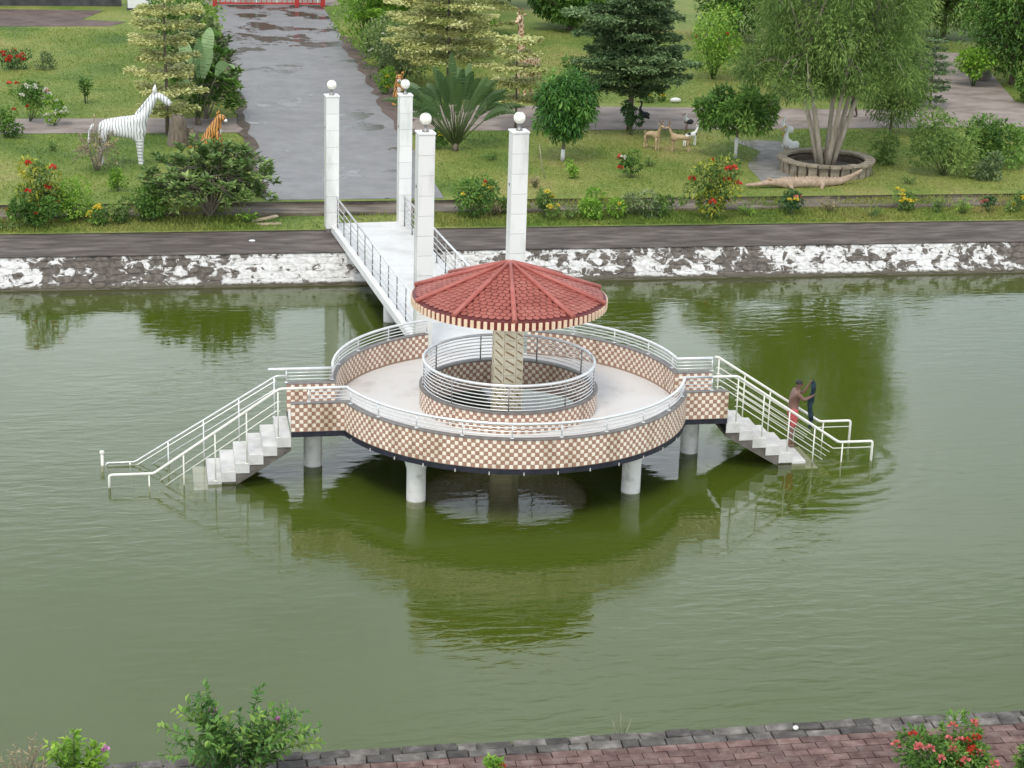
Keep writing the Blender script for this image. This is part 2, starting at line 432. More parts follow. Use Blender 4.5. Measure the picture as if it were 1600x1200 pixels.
def water_mats():
    m, t, o = nodes('water_surface')
    v = wpos(t, (.55, 1.5, 1))
    n1 = N(t, 'ShaderNodeTexNoise', Scale=2.6, Detail=3, Roughness=.5, Distortion=.4); t.links.new(v, n1.inputs['Vector'])
    v2 = wpos(t, (.35, .9, 1)); n2 = N(t, 'ShaderNodeTexNoise', Scale=.8, Detail=2); t.links.new(v2, n2.inputs['Vector'])
    v3 = wpos(t, (.10, .16, 1)); n3 = N(t, 'ShaderNodeTexNoise', Scale=1.0, Detail=2); t.links.new(v3, n3.inputs['Vector'])
    amp = N(t, 'ShaderNodeMapRange'); amp.inputs['From Min'].default_value = .35; amp.inputs['From Max'].default_value = .68
    amp.inputs['To Min'].default_value = .35; amp.inputs['To Max'].default_value = 1.3; t.links.new(n3.outputs['Fac'], amp.inputs[0])
    k1 = N(t, 'ShaderNodeMath', operation='MULTIPLY'); t.links.new(n1.outputs['Fac'], k1.inputs[0]); t.links.new(amp.outputs[0], k1.inputs[1])
    # rings spreading from the man on the steps
    g = wpos(t); sub = N(t, 'ShaderNodeVectorMath', operation='SUBTRACT'); sub.inputs[1].default_value = (15.4, 42.2, 0); t.links.new(g, sub.inputs[0])
    ln = N(t, 'ShaderNodeVectorMath', operation='LENGTH'); t.links.new(sub.outputs[0], ln.inputs[0])
    nd = N(t, 'ShaderNodeMath', operation='MULTIPLY_ADD'); nd.inputs[1].default_value = 1.1; t.links.new(n2.outputs['Fac'], nd.inputs[0]); t.links.new(ln.outputs['Value'], nd.inputs[2])
    mu = N(t, 'ShaderNodeMath', operation='MULTIPLY'); mu.inputs[1].default_value = 11.0; t.links.new(nd.outputs[0], mu.inputs[0])
    sn = N(t, 'ShaderNodeMath', operation='SINE'); t.links.new(mu.outputs[0], sn.inputs[0])
    fo = N(t, 'ShaderNodeMapRange'); fo.inputs['From Min'].default_value = .3; fo.inputs['From Max'].default_value = 4.2; fo.inputs['To Min'].default_value = .30; fo.inputs['To Max'].default_value = 0
    t.links.new(ln.outputs['Value'], fo.inputs[0])
    rg = N(t, 'ShaderNodeMath', operation='MULTIPLY'); t.links.new(sn.outputs[0], rg.inputs[0]); t.links.new(fo.outputs[0], rg.inputs[1])
    a1 = N(t, 'ShaderNodeMath', operation='MULTIPLY_ADD'); a1.inputs[1].default_value = 1.0; t.links.new(n2.outputs['Fac'], a1.inputs[0]); t.links.new(k1.outputs[0], a1.inputs[2])
    a2 = N(t, 'ShaderNodeMath', operation='ADD'); t.links.new(a1.outputs[0], a2.inputs[0]); t.links.new(rg.outputs[0], a2.inputs[1])
    bp = N(t, 'ShaderNodeBump', Strength=1.0, Distance=.010); t.links.new(a2.outputs[0], bp.inputs['Height'])
    fr = N(t, 'ShaderNodeFresnel', IOR=1.5); t.links.new(bp.outputs[0], fr.inputs['Normal'])
    gl = N(t, 'ShaderNodeBsdfGlossy', Roughness=.03); t.links.new(bp.outputs[0], gl.inputs['Normal'])
    di = N(t, 'ShaderNodeBsdfDiffuse'); di.inputs[0].default_value = (*MURK, 1)
    tr = N(t, 'ShaderNodeBsdfTransparent'); tr.inputs[0].default_value = (.97, .98, .86, 1)
    body = N(t, 'ShaderNodeMixShader', Fac=.14); t.links.new(tr.outputs[0], body.inputs[1]); t.links.new(di.outputs[0], body.inputs[2])
    mx = N(t, 'ShaderNodeMixShader'); t.links.new(fr.outputs[0], mx.inputs[0]); t.links.new(body.outputs[0], mx.inputs[1]); t.links.new(gl.outputs[0], mx.inputs[2])
    t.links.new(mx.outputs[0], o.inputs[0])
    m, t, o = nodes('water_murk')
    di = N(t, 'ShaderNodeBsdfDiffuse'); di.inputs[0].default_value = (MURK[0] * 1.15, MURK[1] * 1.15, MURK[2] * 1.1, 1)
    tr = N(t, 'ShaderNodeBsdfTransparent'); tr.inputs[0].default_value = (.95, .95, .7, 1)
    mx = N(t, 'ShaderNodeMixShader', Fac=.5); t.links.new(tr.outputs[0], mx.inputs[1]); t.links.new(di.outputs[0], mx.inputs[2]); t.links.new(mx.outputs[0], o.inputs[0])
    surf('pond_floor', MURK, (MURK[0] * 1.2, MURK[1] * 1.2, MURK[2] * 1.2), .4, .9)


water_mats()


def striped(name, base1, base2, stripe, scale, axis, thr=(.42, .55), legs=True, belly=None):
    m, t, o = nodes(name)
    b = N(t, 'ShaderNodeBsdfPrincipled', Roughness=.5)
    g = N(t, 'ShaderNodeTexCoord').outputs['Object']
    wv = N(t, 'ShaderNodeTexWave', wave_type='BANDS', bands_direction='X', Scale=scale, Distortion=4.5); wv.inputs['Detail'].default_value = 2; wv.inputs['Detail Scale'].default_value = 1.2
    wz = N(t, 'ShaderNodeTexWave', wave_type='BANDS', bands_direction='Z', Scale=scale * .9, Distortion=1.6); wz.inputs['Detail'].default_value = 1
    t.links.new(g, wv.inputs['Vector']); t.links.new(g, wz.inputs['Vector'])
    sx = N(t, 'ShaderNodeSeparateXYZ'); t.links.new(g, sx.inputs[0])
    lo = N(t, 'ShaderNodeMapRange'); lo.inputs['From Min'].default_value = axis; lo.inputs['From Max'].default_value = axis + .12; t.links.new(sx.outputs['Z'], lo.inputs[0])
    mx = N(t, 'ShaderNodeMix', data_type='FLOAT'); t.links.new(lo.outputs[0], mx.inputs['Factor']); t.links.new(wz.outputs['Fac'], mx.inputs[2]); t.links.new(wv.outputs['Fac'], mx.inputs[3])
    n = N(t, 'ShaderNodeTexNoise', Scale=4, Detail=4); t.links.new(g, n.inputs['Vector'])
    bc = ramp(t, n.outputs['Fac'], [(.35, base1), (.65, base2)])
    k = ramp(t, mx.outputs[0], [(thr[0], (1, 1, 1)), (thr[1], (0, 0, 0))])
    m2 = N(t, 'ShaderNodeMix', data_type='RGBA'); m2.inputs['B'].default_value = (*stripe, 1)
    t.links.new(k.outputs[0], m2.inputs['Factor']); t.links.new(bc.outputs[0], m2.inputs['A']); t.links.new(m2.outputs['Result'], b.inputs['Base Color'])
    t.links.new(b.outputs[0], o.inputs[0])


striped('zebra_hide', (.66, .67, .66), (.76, .77, .76), (.27, .275, .28), 3.0, .95, (.10, .32))
striped('tiger_hide', (.48, .20, .04), (.60, .29, .07), (.03, .02, .014), 3.2, .05, (.16, .30))


def giraffe_mat():
    m, t, o = nodes('giraffe_hide')
    b = N(t, 'ShaderNodeBsdfPrincipled', Roughness=.55); g = N(t, 'ShaderNodeTexCoord').outputs['Object']
    vo = N(t, 'ShaderNodeTexVoronoi', feature='DISTANCE_TO_EDGE', Scale=5.0); t.links.new(g, vo.inputs['Vector'])
    r = ramp(t, vo.outputs['Distance'], [(.08, (.62, .50, .33)), (.14, (.30, .15, .06))]); t.links.new(r.outputs[0], b.inputs['Base Color']); t.links.new(b.outputs[0], o.inputs[0])


giraffe_mat()

def br_(c, k=2.0): return tuple(min(.9, x * k * t) for x, t in zip(c, (1.1, 1.0, .9)))
G4 = lambda a, b, c, d: [(0, br_(a)), (.4, br_(b)), (.75, br_(c)), (1, br_(d, 1.85))]
leafmat('leaf_mid', G4((.022, .058, .012), (.045, .105, .02), (.075, .15, .03), (.12, .20, .045)))
leafmat('leaf_dark', G4((.012, .036, .013), (.022, .06, .02), (.04, .09, .03), (.075, .135, .045)))
leafmat('leaf_conifer', G4((.035, .07, .034), (.065, .115, .055), (.10, .16, .076), (.16, .22, .11)))
leafmat('leaf_bright', G4((.045, .11, .012), (.075, .165, .02), (.12, .22, .03), (.18, .28, .05)))
leafmat('leaf_grey', G4((.04, .068, .03), (.065, .105, .045), (.10, .145, .065), (.16, .20, .10)))
leafmat('leaf_feather', G4((.04, .078, .022), (.07, .125, .034), (.105, .175, .048), (.16, .235, .075)), .35)
leafmat('leaf_mango', G4((.015, .055, .012), (.032, .095, .018), (.06, .145, .026), (.11, .20, .045)), .2, .4)
leafmat('leaf_cream', [(0, (.19, .26, .06)), (.22, (.40, .45, .15)), (.5, (.64, .65, .28)), (1, (.80, .79, .46))], .25)
leafmat('leaf_croton', [(0, (.035, .09, .025)), (.42, (.10, .19, .04)), (.64, (.33, .38, .05)), (1, (.58, .52, .07))], .25)
leafmat('leaf_dry', G4((.09, .08, .05), (.14, .125, .08), (.19, .17, .11), (.26, .24, .16)))
leafmat('leaf_spray', [(0, (.045, .13, .03)), (.45, (.09, .21, .05)), (.75, (.18, .33, .07)), (1, (.34, .46, .10))], .3)
leafmat('leaf_palm', G4((.022, .045, .018), (.034, .066, .026), (.05, .09, .036), (.085, .135, .055)), .2, .45)
leafmat('leaf_frangi', [(0, (.07, .13, .035)), (.4, (.13, .22, .06)), (.75, (.22, .33, .10)), (1, (.36, .47, .17))], .25)
leafmat('leaf_banana', G4((.07, .13, .06), (.11, .19, .09), (.16, .25, .13), (.22, .31, .18)), .3, .4)
leafmat('petal_red', [(0, (.38, .02, .015)), (1, (.70, .10, .05))], .2)
leafmat('petal_pink', [(0, (.55, .10, .10)), (1, (.80, .30, .28))], .2)
leafmat('petal_magenta', [(0, (.45, .12, .35)), (1, (.70, .35, .60))], .2)
leafmat('petal_yellow', [(0, (.60, .45, .03)), (1, (.80, .66, .10))], .2)
leafmat('petal_white', [(0, (.62, .62, .48)), (1, (.80, .80, .68))], .2)
# ------------------------------------------------------------------ the setting
sheet('pond_bed', [(-90, 26), (130, 26), (130, 61), (-90, 61)], -.62, 'pond_floor')
for z in (-.36, -.15):
    sheet('water', [(-90, 26.5), (130, 26.5), (130, 60.8), (-90, 60.8)], z, 'water_murk')
sheet('water', [(-90, 26.5), (130, 26.5), (130, 60.8), (-90, 60.8)], 0, 'water_surface')
LZ = 1.2
sheet('lawn', [(-500, 64.5), (600, 64.5), (600, 1500), (-500, 1500)], LZ, 'lawn_ground')
m = MB(); m.box(-90, 130, 63.5, 64.62, .4, 1.075); tag(m.build('garden_step', 'step_brown', bevel=.03), kind='structure')
m = MB(); m.box(-90, 130, 64.56, 65.0, .4, 1.19); tag(m.build('garden_step', 'step_brown', bevel=.03), kind='structure')
sheet('lawn_strip', [(-90, 61.6), (130, 61.6), (130, 63.6), (-90, 63.6)], .95, 'lawn_ground')
m = MB(); m.box(-90, 130, 59.08, 61.7, .2, .91); tag(m.build('walkway', 'walkway', bevel=.02), kind='structure')
ROADL, ROADR = 3.6, 9.6
m = MB(); m.box(ROADL, ROADR, 64.75, 113, 1.0, LZ + .03); tag(m.build('road', 'road_concrete', bevel=.02), kind='structure')
m = MB(); m.box(2.4, 10.6, 113.02, 160, 1.0, LZ + .025); tag(m.build('road', 'path_brown'), kind='structure')
sheet('path', [(ROADR + .02, 76.4), (40, 76.6), (40, 79), (37.8, 82.4), (41.5, 96), (38.5, 97), (35.2, 86), (32.2, 80.5), (ROADR + .02, 82.2)], LZ + .012, 'path_brown')
sheet('path', [(-30, 76.3), (ROADL - .02, 76.3), (ROADL - .02, 79.3), (-30, 79.3)], LZ + .012, 'path_brown')
sheet('stone_path', [(21.3, 66.4), (22.5, 66.2), (22.9, 68.6), (24.2, 71.0), (24.9, 73.6), (23.5, 74.2), (22.3, 74.3), (22.9, 72.0), (21.6, 69.6)], LZ + .01, 'path_grey')
sheet('soil_bed', [(-30, 103.5), (-2.0, 104.6), (-1.2, 106.2), (-3.5, 107), (-2.4, 110.5), (-30, 112)], LZ + .012, 'soil_red')
vr = random.Random(77); vp = [(ROADR - .05, 75.5)] + [(ROADR + vr.uniform(.15, 1.0), 76 + i * .9) for i in range(28)] + [(ROADR - .05, 101.5)]
vp += [(ROADR - vr.uniform(.0, .35), 101 - i * .9) for i in range(28)]
sheet('verge', vp, LZ + .036, 'soil_red')
vp = [(ROADL + vr.uniform(-.05, .3), 65.2 + i * .9) for i in range(40)] + [(ROADL - vr.uniform(.05, .4), 100.4 - i * .9) for i in range(40)]
sheet('verge', vp, LZ + .036, 'earth')
# near bank
m = MB(); m.box(-90, 130, -120, 28.58, -.6, .40); tag(m.build('near_bank', 'earth'), kind='structure')

rng = random.Random(5)
g = np.random.default_rng(11)


def irregular_stone(name, mat, seed, n=9, h=1.0):
    """unit stone: footprint about 1 x 1, top bulging to z = h, irregular outline"""
    q = random.Random(seed); m = MB(); ring = []
    for j in range(n):
        t = 2 * PI * j / n; c, s = math.cos(t), math.sin(t)
        k = .5 / max(abs(c), abs(s)) ** .75 * q.uniform(.82, 1.0) * .98
        ring.append((c * k, s * k))
    v = [(x, y, 0) for x, y in ring] + [(x * .97, y * .97, h * .62) for x, y in ring] + [(x * .78, y * .78, h * q.uniform(.85, 1.05)) for x, y in ring] + [(0, 0, h * 1.02)]
    f = []
    for a in range(2):
        for j in range(n):
            j2 = (j + 1) % n; f.append((a * n + j, a * n + j2, (a + 1) * n + j2, (a + 1) * n + j))
    for j in range(n): f.append((2 * n + j, 2 * n + (j + 1) % n, 3 * n))
    m.idx(v, f, 0, False); return m.mesh(name, mat)


# far retaining wall: battered mortar core with proud stones, flaking white paint
wall = thing('retaining_wall', 'rubble stone retaining wall with flaking white paint along the far bank', 'wall', (0, 58.4, 0))
m = MB()
prof = [(0, -.7), (0.0, 0.0), (.66, .86), (.66, .2)]
nseg = 200
vs = []
for i in range(nseg + 1):
    x = -90 + 220 * i / nseg
    vs += [(x, -.55, -.7), (x, 0, 0), (x, .665, .86)]
fs = []
for i in range(nseg):
    for a in range(2): fs.append((i * 3 + a, (i + 1) * 3 + a, (i + 1) * 3 + a + 1, i * 3 + a + 1))
m.idx(vs, fs); m.build('mortar_core', 'wall_mortar', wall)
m = MB(); m.box(-90, 130, .60, .76, .862, .908); m.build('coping', 'walkway', wall, .015)
stones = [irregular_stone('stone', 'wall_stone', 40 + i) for i in range(8)]
sl = math.hypot(.665, .86); ux = Vector((1, 0, 0)); uy = Vector((0, .665 / sl, .86 / sl)); uz = ux.cross(uy)
spots = []
row = 0; tpos = .02
heights = [.20, .25, .22, .24, .16]
for hgt in heights:
    x = -5.6 + rng.uniform(-.3, 0)
    while x < 29.3:
        wd = rng.uniform(.3, .82)
        spots.append((x + wd / 2, tpos + hgt / 2 + rng.uniform(-.015, .015), wd * 1.0, hgt * 1.02)); x += wd
    tpos += hgt
spots.sort(key=lambda s: -s[2] * s[3])
joined = MB()
for i, (x, tp, wd, hg) in enumerate(spots):
    hh = rng.uniform(.01, .035); ang = rng.uniform(-.06, .06)
    me = stones[rng.randrange(8)]
    pos = ux * x + uy * tp
    rot = Matrix((ux, uy, uz)).transposed().to_4x4() @ Matrix.Rotation(ang, 4, 'Z')
    mw = Matrix.Translation(pos) @ rot @ Matrix.Diagonal((wd, hg, hh, 1))
    if i < 298: inst('stone', me, wall, mw)
    else: joined.idx([mw @ v.co for v in me.vertices], [tuple(p.vertices) for p in me.polygons])
if joined.v: joined.build('small_stones', 'wall_stone', wall)['kind'] = 'stuff'

# near bank: two rows of edging stones, then brown paving bricks
edge = thing('bank_edging', 'grey stone edging along the near bank', 'edging', (0, 28.6, .40))
def slab_stone(name, mat, seed):
    q = random.Random(seed); m = MB()
    c = [(x * q.uniform(.455, .495), y * q.uniform(.44, .495)) for x, y in ((-1, -1), (q.uniform(-.3, .3), -1), (1, -1), (1, 1), (q.uniform(-.3, .3), 1), (-1, 1))]
    n = len(c); hz = [q.uniform(.8, 1.05) for _ in c]
    v = [(x, y, -1) for x, y in c] + [(x, y, h * .86) for (x, y), h in zip(c, hz)] + [(x * .94, y * .92, h) for (x, y), h in zip(c, hz)]
    f = [(a * n + j, a * n + (j + 1) % n, (a + 1) * n + (j + 1) % n, (a + 1) * n + j) for a in range(2) for j in range(n)] + [tuple(2 * n + j for j in range(n))]
    m.idx(v, f); return m.mesh(name, mat)


estones = [slab_stone('edging_stone', 'stone_grey', 140 + i) for i in range(8)]
for r, (yc, hg) in enumerate(((-.125, .245), (-.375, .245))):
    x = -4 + .2 * r
    while x < 15.6:
        wd = rng.uniform(.28, .62)
        mw = Matrix.Translation((x + wd / 2, yc + rng.uniform(-.02, .02), 0)) @ Matrix.Rotation(rng.uniform(-.05, .05), 4, 'Z') @ Matrix.Rotation(rng.uniform(-.03, .03), 4, 'X') @ Matrix.Diagonal((wd, hg, rng.uniform(.075, .105), 1))
        inst('edging_stone', estones[rng.randrange(8)], edge, mw); x += wd
pave = thing('brick_paving', 'brown brick paving beside the stone edging in the foreground', 'paving', (0, 28.09, .40))
bm_ = MB(); bm_.box(-.5, .5, -.5, .5, 0, 1)
brick = bm_.mesh('brick', 'brick_brown')
bv = 0
for r in range(11):
    yc = -.10 - r * .205; x = -4 + (r % 2) * .21
    while x < 15.6:
        wd = .42
        if 28.0 + yc > 28.3 - (x + 2.64) * .125 - .45:
            mw = Matrix.Translation((x + wd / 2, yc, rng.uniform(-.012, .006))) @ Matrix.Rotation(rng.uniform(-.012, .012), 4, 'Z') @ Matrix.Rotation(rng.uniform(-.02, .02), 4, 'X') @ Matrix.Diagonal((wd - .016, .19, .09, 1))
            inst('brick', brick, pave, mw); bv += 1
        x += wd

# lawn grass, nobody could count it
def grass(name, n, xr, yr, z, hr, keep, label):
    P = np.c_[g.uniform(*xr, n), g.uniform(*yr, n), np.full(n, z)]
    P = P[keep(P[:, 0], P[:, 1])]; n = len(P)
    D = np.c_[g.normal(0, .45, n), g.normal(0, .45, n), np.ones(n)]; Nn = rsphere(g, n)
    pat = .5 + .5 * np.sin(P[:, 0] * .9 + 2 * np.sin(P[:, 1] * .5)) * np.sin(P[:, 1] * .7 + 1.3)
    o = leaf_mesh(name, P, D, Nn, g.uniform(*hr, n) * (0.6 + .8 * pat), g.uniform(.02, .05, n), np.clip(g.normal(.5, .2, n), 0, 1), 'lawn_blades', wide=.3)
    tag(o, label, 'grass', kind='stuff')


def keep_lawn(x, y):
    k = ~((x > ROADL) & (x < ROADR))
    k &= ~((y > 76.2) & (y < 79.4) & (x < ROADL))
    k &= ~((y > 76.3) & (y < 82.3) & (x > ROADR) & (x < 40))
    k &= ~((y > 79) & (x > 31.5) & (x > 32.2 + np.where(y < 86, (y - 80.5) * .545, 3 + (y - 86) * .3)) & (x < 40 - np.where(y < 82.4, (y - 79) * .65, 2.2) + np.maximum(0, y - 82.4) * .27) & (y < 97))
    k &= ~((np.abs(x - 21.9 - (y - 66.4) * .28) < .75) & (y < 74.3))
    k &= ~((x < -1.6) & (y > 103.8) & (y < 112))
    return k


grass('lawn_grass', 180000, (-9, 42), (65.02, 104), LZ, (.03, .09), keep_lawn, 'mown green lawn grass behind the pond')
grass('lawn_grass', 26000, (-7, 32), (61.72, 63.52), .95, (.06, .16), lambda x, y: ~((x > 3.3) & (x < 9.0)) | (g.random(len(x)) < .12), 'rough grass on the strip above the walkway')
grass('lawn_grass', 15000, (-7, 32), (63.5, 65.0), 1.08, (.06, .2), lambda x, y: (~((x > 3.3) & (x < 10.2))) & (np.sin(x * 1.3) + np.sin(x * .47 + 2) + g.normal(0, .5, len(x)) > .1), 'tufts of grass growing over the garden steps')

# ------------------------------------------------------------------ footbridge, lamp pillars
DZ = 1.25
BA, BB = Vector((6.705, 61.9, 0)), Vector((7.80, 47.1, 0))      # bridge axis, bank end and deck end
bdir = (BB - BA).normalized(); bside = Vector((0, 0, 1)).cross(bdir).normalized()   # points to +x side of travel
if bside.x < 0: bside = -bside
bz0, bz1 = 1.10, DZ + .006
br = thing('footbridge', 'white footbridge from the garden road to the round platform', 'footbridge', tuple(BA))
def bpnt(t, s, z): p = BA.lerp(BB, t) + bside * s; return Vector((p.x, p.y, z)) - BA
W2 = 1.10
m = MB()
v = [bpnt(0, -W2, bz0), bpnt(1, -W2, bz1), bpnt(1, W2, bz1), bpnt(0, W2, bz0)]
m.idx(v + [p - Vector((0, 0, .16)) for p in v], [(0, 1, 2, 3), (7, 6, 5, 4), (0, 4, 5, 1), (1, 5, 6, 2), (2, 6, 7, 3), (3, 7, 4, 0)]); m.build('bridge_deck', 'bridge_floor', br)
for s in (-1, 1):
    m = MB(); m.beam(bpnt(0, s * (W2 + .08), bz0 - .06), bpnt(1, s * (W2 + .08), bz1 - .06), .155, .22); m.build('edge_beam', 'white_paint', br, .01)
    m = MB(); m.beam(bpnt(0.04, s * .7, bz0 - .3), bpnt(.97, s * .7, bz1 - .3), .25, .28); m.build('girder', 'column_concrete', br)
for t in (.5,):
    for s in (-.7, .7):
        p = bpnt(t, s, 0); m = MB(); m.tube([(p.x, p.y, -.7), (p.x, p.y, .9)], .18, 16); m.build('pier', 'column_concrete', br)

def tiled_pillar(label, x, y, z0, ztop, wd):
    rot = math.atan2(bdir.x, -bdir.y)
    t = thing('lamp_pillar', label, 'lamp pillar', (x, y, z0), rot, 'four white lamp pillars of the footbridge')
    n = round((ztop - z0) / .5); h = (ztop - z0) / n
    core = MB(); core.box(-wd / 2 + .012, wd / 2 - .012, -wd / 2 + .012, wd / 2 - .012, -.9, ztop - z0 - .01); core.build('core', 'steel_dark', t)
    mm = MB(); mm.box(-wd / 2, wd / 2, -wd / 2, wd / 2, .004, h - .004); me = mm.mesh('tile_course', 'white_tile')
    for k in range(n): inst('tile_course', me, t, Matrix.Translation((0, 0, k * h)))
    part_box('cap', 'white_tile', t, -wd / 2 - .02, wd / 2 + .02, -wd / 2 - .02, wd / 2 + .02, n * h + .002, n * h + .05, bevel=.008)
    m = MB(); m.lathe([(.001, 0), (.09, 0), (.09, .03), (.04, .05), (.04, .15), (.08, .17), (.08, .19), (.001, .19)], 16, (0, 0, n * h + .05)); m.build('lamp_base', 'steel_dark', t)
    m = MB(); m.blob((0, 0, n * h + .36), .15, 20, 14); gl = m.build('lamp_globe', 'lamp_globe', t)
    m = MB(); m.lathe([(.001, .012), (.035, .01), (.05, -.006), (.052, -.02)], 12, (0, 0, n * h + .508)); m.build('globe_cap', 'steel_dark', gl)
    m = MB(); m.box(-wd / 2 - .018, -wd / 2 - .001, -.03, .03, (ztop - z0) * .76, (ztop - z0) * .76 + .07); m.build('switch', 'steel_dark', t)


tiled_pillar('white lamp pillar on the far bank, left of the bridge entrance', 5.52, 61.5, 1.05, 5.24, .40)
tiled_pillar('white lamp pillar on the far bank, right of the bridge entrance in front of the tiger', 7.84, 61.62, 1.05, 5.24, .40)
tiled_pillar('tall white lamp pillar by the platform, left side of the footbridge', 6.60, 47.85, 1.15, 6.75, .41)
tiled_pillar('tall white lamp pillar behind the red roof, right side of the footbridge', 8.96, 47.95, 1.15, 6.75, .41)


def smooth_path(pts, k):
    """insert k points on every segment (straight)"""
    o = []
    for a, b in zip(pts[:-1], pts[1:]):
        for i in range(k): o.append(Vector(a).lerp(Vector(b), i / k))
    o.append(Vector(pts[-1])); return o


def rounded(pts, r=.08, k=4):
    P = [Vector(p) for p in pts]; o = [P[0]]
    for i in range(1, len(P) - 1):
        a = (P[i - 1] - P[i]); b = (P[i + 1] - P[i]); q = min(r, a.length * .45, b.length * .45)
        A = P[i] + a.normalized() * q; B = P[i] + b.normalized() * q
        for j in range(k + 1):
            t = j / k; o.append(A * (1 - t) ** 2 + P[i] * 2 * t * (1 - t) + B * t * t)
    o.append(P[-1]); return o


def railing(label, top, bars, posts, mat='steel', rt=.03, rb=.015, loc=None, group=None, pm=None):
    """top: path of the hand rail; bars: list of paths; posts: list of (foot, head)"""
    loc = Vector(loc or top[0]); t = thing('railing', label, 'railing', tuple(loc), 0, group)
    m = MB(); m.tube([Vector(p) - loc for p in top], rt, 8); m.build('top_rail', mat, t)
    for b in bars:
        m = MB(); m.tube([Vector(p) - loc for p in b], rb, 6); m.build('bar', mat, t)
    for a, b in posts:
        m = MB(); m.tube([Vector(a) - loc, Vector(b) - loc], .017, 8); m.lathe([(.045, 0), (.045, .012), (.02, .014)], 10, tuple(Vector(a) - loc)); m.build('post', pm or mat, t)
    return t


BR0 = .95
for s, nm in ((-1, 'left'), (1, 'right')):
    A = BA.lerp(BB, .015) + bside * s * (W2 - .02); B = BA.lerp(BB, .955) + bside * s * (W2 - .02)
    A.z, B.z = bz0, bz1
    def off(z): return [A + Vector((0, 0, z)), B + Vector((0, 0, z))]
    posts = [(A.lerp(B, (i + .35) / 11.5), A.lerp(B, (i + .35) / 11.5) + Vector((0, 0, BR0))) for i in range(12)]
    railing('steel railing along the %s side of the footbridge' % nm, off(BR0), [off(z) for z in (.16, .34, .52, .70)], posts, 'steel', loc=A, group='railings of the footbridge', pm='steel_dark')
# ------------------------------------------------------------------ round viewing platform
CX, CY, RO = 8.0, 43.2, 4.15
WY0, WY1 = 41.9, 43.45                 # outer faces of the two stair landings
WXL, WXR = 2.86, 12.95
PT = 1.85                              # parapet top
plat = thing('viewing_platform', 'round viewing platform with brown and cream checkered parapet standing in the pond', 'platform', (CX, CY, 0))
def L2(x, y, z=0.0): return (x - CX, y - CY, z)


m = MB()
n = 96; RI = 1.95
for a, b, z in ((RI, RO - .03, DZ),):
    vs = []
    for rr, zz in ((RI, DZ), (RO - .03, DZ), (RO - .03, 1.12), (RI, 1.12)):
        for j in range(n): t = 2 * PI * j / n; vs.append((rr * math.cos(t), rr * math.sin(t), zz))
    fs = []
    for k in range(4):
        for j in range(n): j2 = (j + 1) % n; fs.append((k * n + j, k * n + j2, ((k + 1) % 4) * n + j2, ((k + 1) % 4) * n + j))
    m.idx(vs, [tuple(reversed(f)) for f in fs])
m.build('deck', 'deck_floor', plat)
part_box('landing', 'deck_floor', plat, WXL - CX + .02, 4.3 - CX, WY0 - CY + .02, WY1 - CY - .02, 1.115, DZ + .005)
part_box('landing', 'deck_floor', plat, 11.7 - CX, WXR - CX - .02, WY0 - CY + .02, WY1 - CY - .02, 1.115, DZ + .005)


def offset2(P, d):
    o = []
    for i in range(len(P)):
        a = P[max(i - 1, 0)]; b = P[min(i + 1, len(P) - 1)]
        def nrm(p, q): l = math.hypot(q[0] - p[0], q[1] - p[1]); return ((q[1] - p[1]) / l, -(q[0] - p[0]) / l)
        if 0 < i < len(P) - 1:
            n1 = nrm(a, P[i]); n2 = nrm(P[i], b); nx, ny = n1[0] + n2[0], n1[1] + n2[1]; l = math.hypot(nx, ny); nx /= l; ny /= l
            k = 1 / max(.5, nx * n1[0] + ny * n1[1])
        else: nx, ny = nrm(a, b); k = 1
        o.append((P[i][0] + nx * d * k, P[i][1] + ny * d * k))
    return o


def resample(P, step):
    d = [0]
    for p, q in zip(P[:-1], P[1:]): d.append(d[-1] + math.hypot(q[0] - p[0], q[1] - p[1]))
    n = max(1, round(d[-1] / step)); o = []; k = 0
    for i in range(n + 1):
        s = d[-1] * i / n
        while k < len(d) - 2 and d[k + 1] < s: k += 1
        t = (s - d[k]) / (d[k + 1] - d[k]) if d[k + 1] > d[k] else 0
        o.append((P[k][0] + (P[k + 1][0] - P[k][0]) * t, P[k][1] + (P[k + 1][1] - P[k][1]) * t))
    return o


def tile_face(mb, P, z0, rows, size, flip, par=0):
    Q = resample(P, size); g_ = .007; pr = .008
    for i in range(len(Q) - 1):
        a, b = Q[i], Q[i + 1]; l = math.hypot(b[0] - a[0], b[1] - a[1]); tx, ty = (b[0] - a[0]) / l, (b[1] - a[1]) / l
        nx, ny = (ty, -tx) if not flip else (-ty, tx)
        for r in range(rows):
            za, zb = z0 + r * size + g_ / 2, z0 + (r + 1) * size - g_ / 2
            mat = (i + r + par) % 2
            def pt(s, z, o): return (a[0] + tx * s + nx * o, a[1] + ty * s + ny * o, z)
            A = [pt(g_ / 2, za, 0), pt(l - g_ / 2, za, 0), pt(l - g_ / 2, zb, 0), pt(g_ / 2, zb, 0)]
            c = .007 if mat == 0 else .002
            B = [pt(g_ / 2 + c, za + c, pr), pt(l - g_ / 2 - c, za + c, pr), pt(l - g_ / 2 - c, zb - c, pr), pt(g_ / 2 + c, zb - c, pr)]
            f = [(4, 5, 6, 7), (0, 1, 5, 4), (1, 2, 6, 5), (2, 3, 7, 6), (3, 0, 4, 7)]
            if flip: f = [tuple(reversed(x)) for x in f]
            mb.idx(A + B, f, mat)


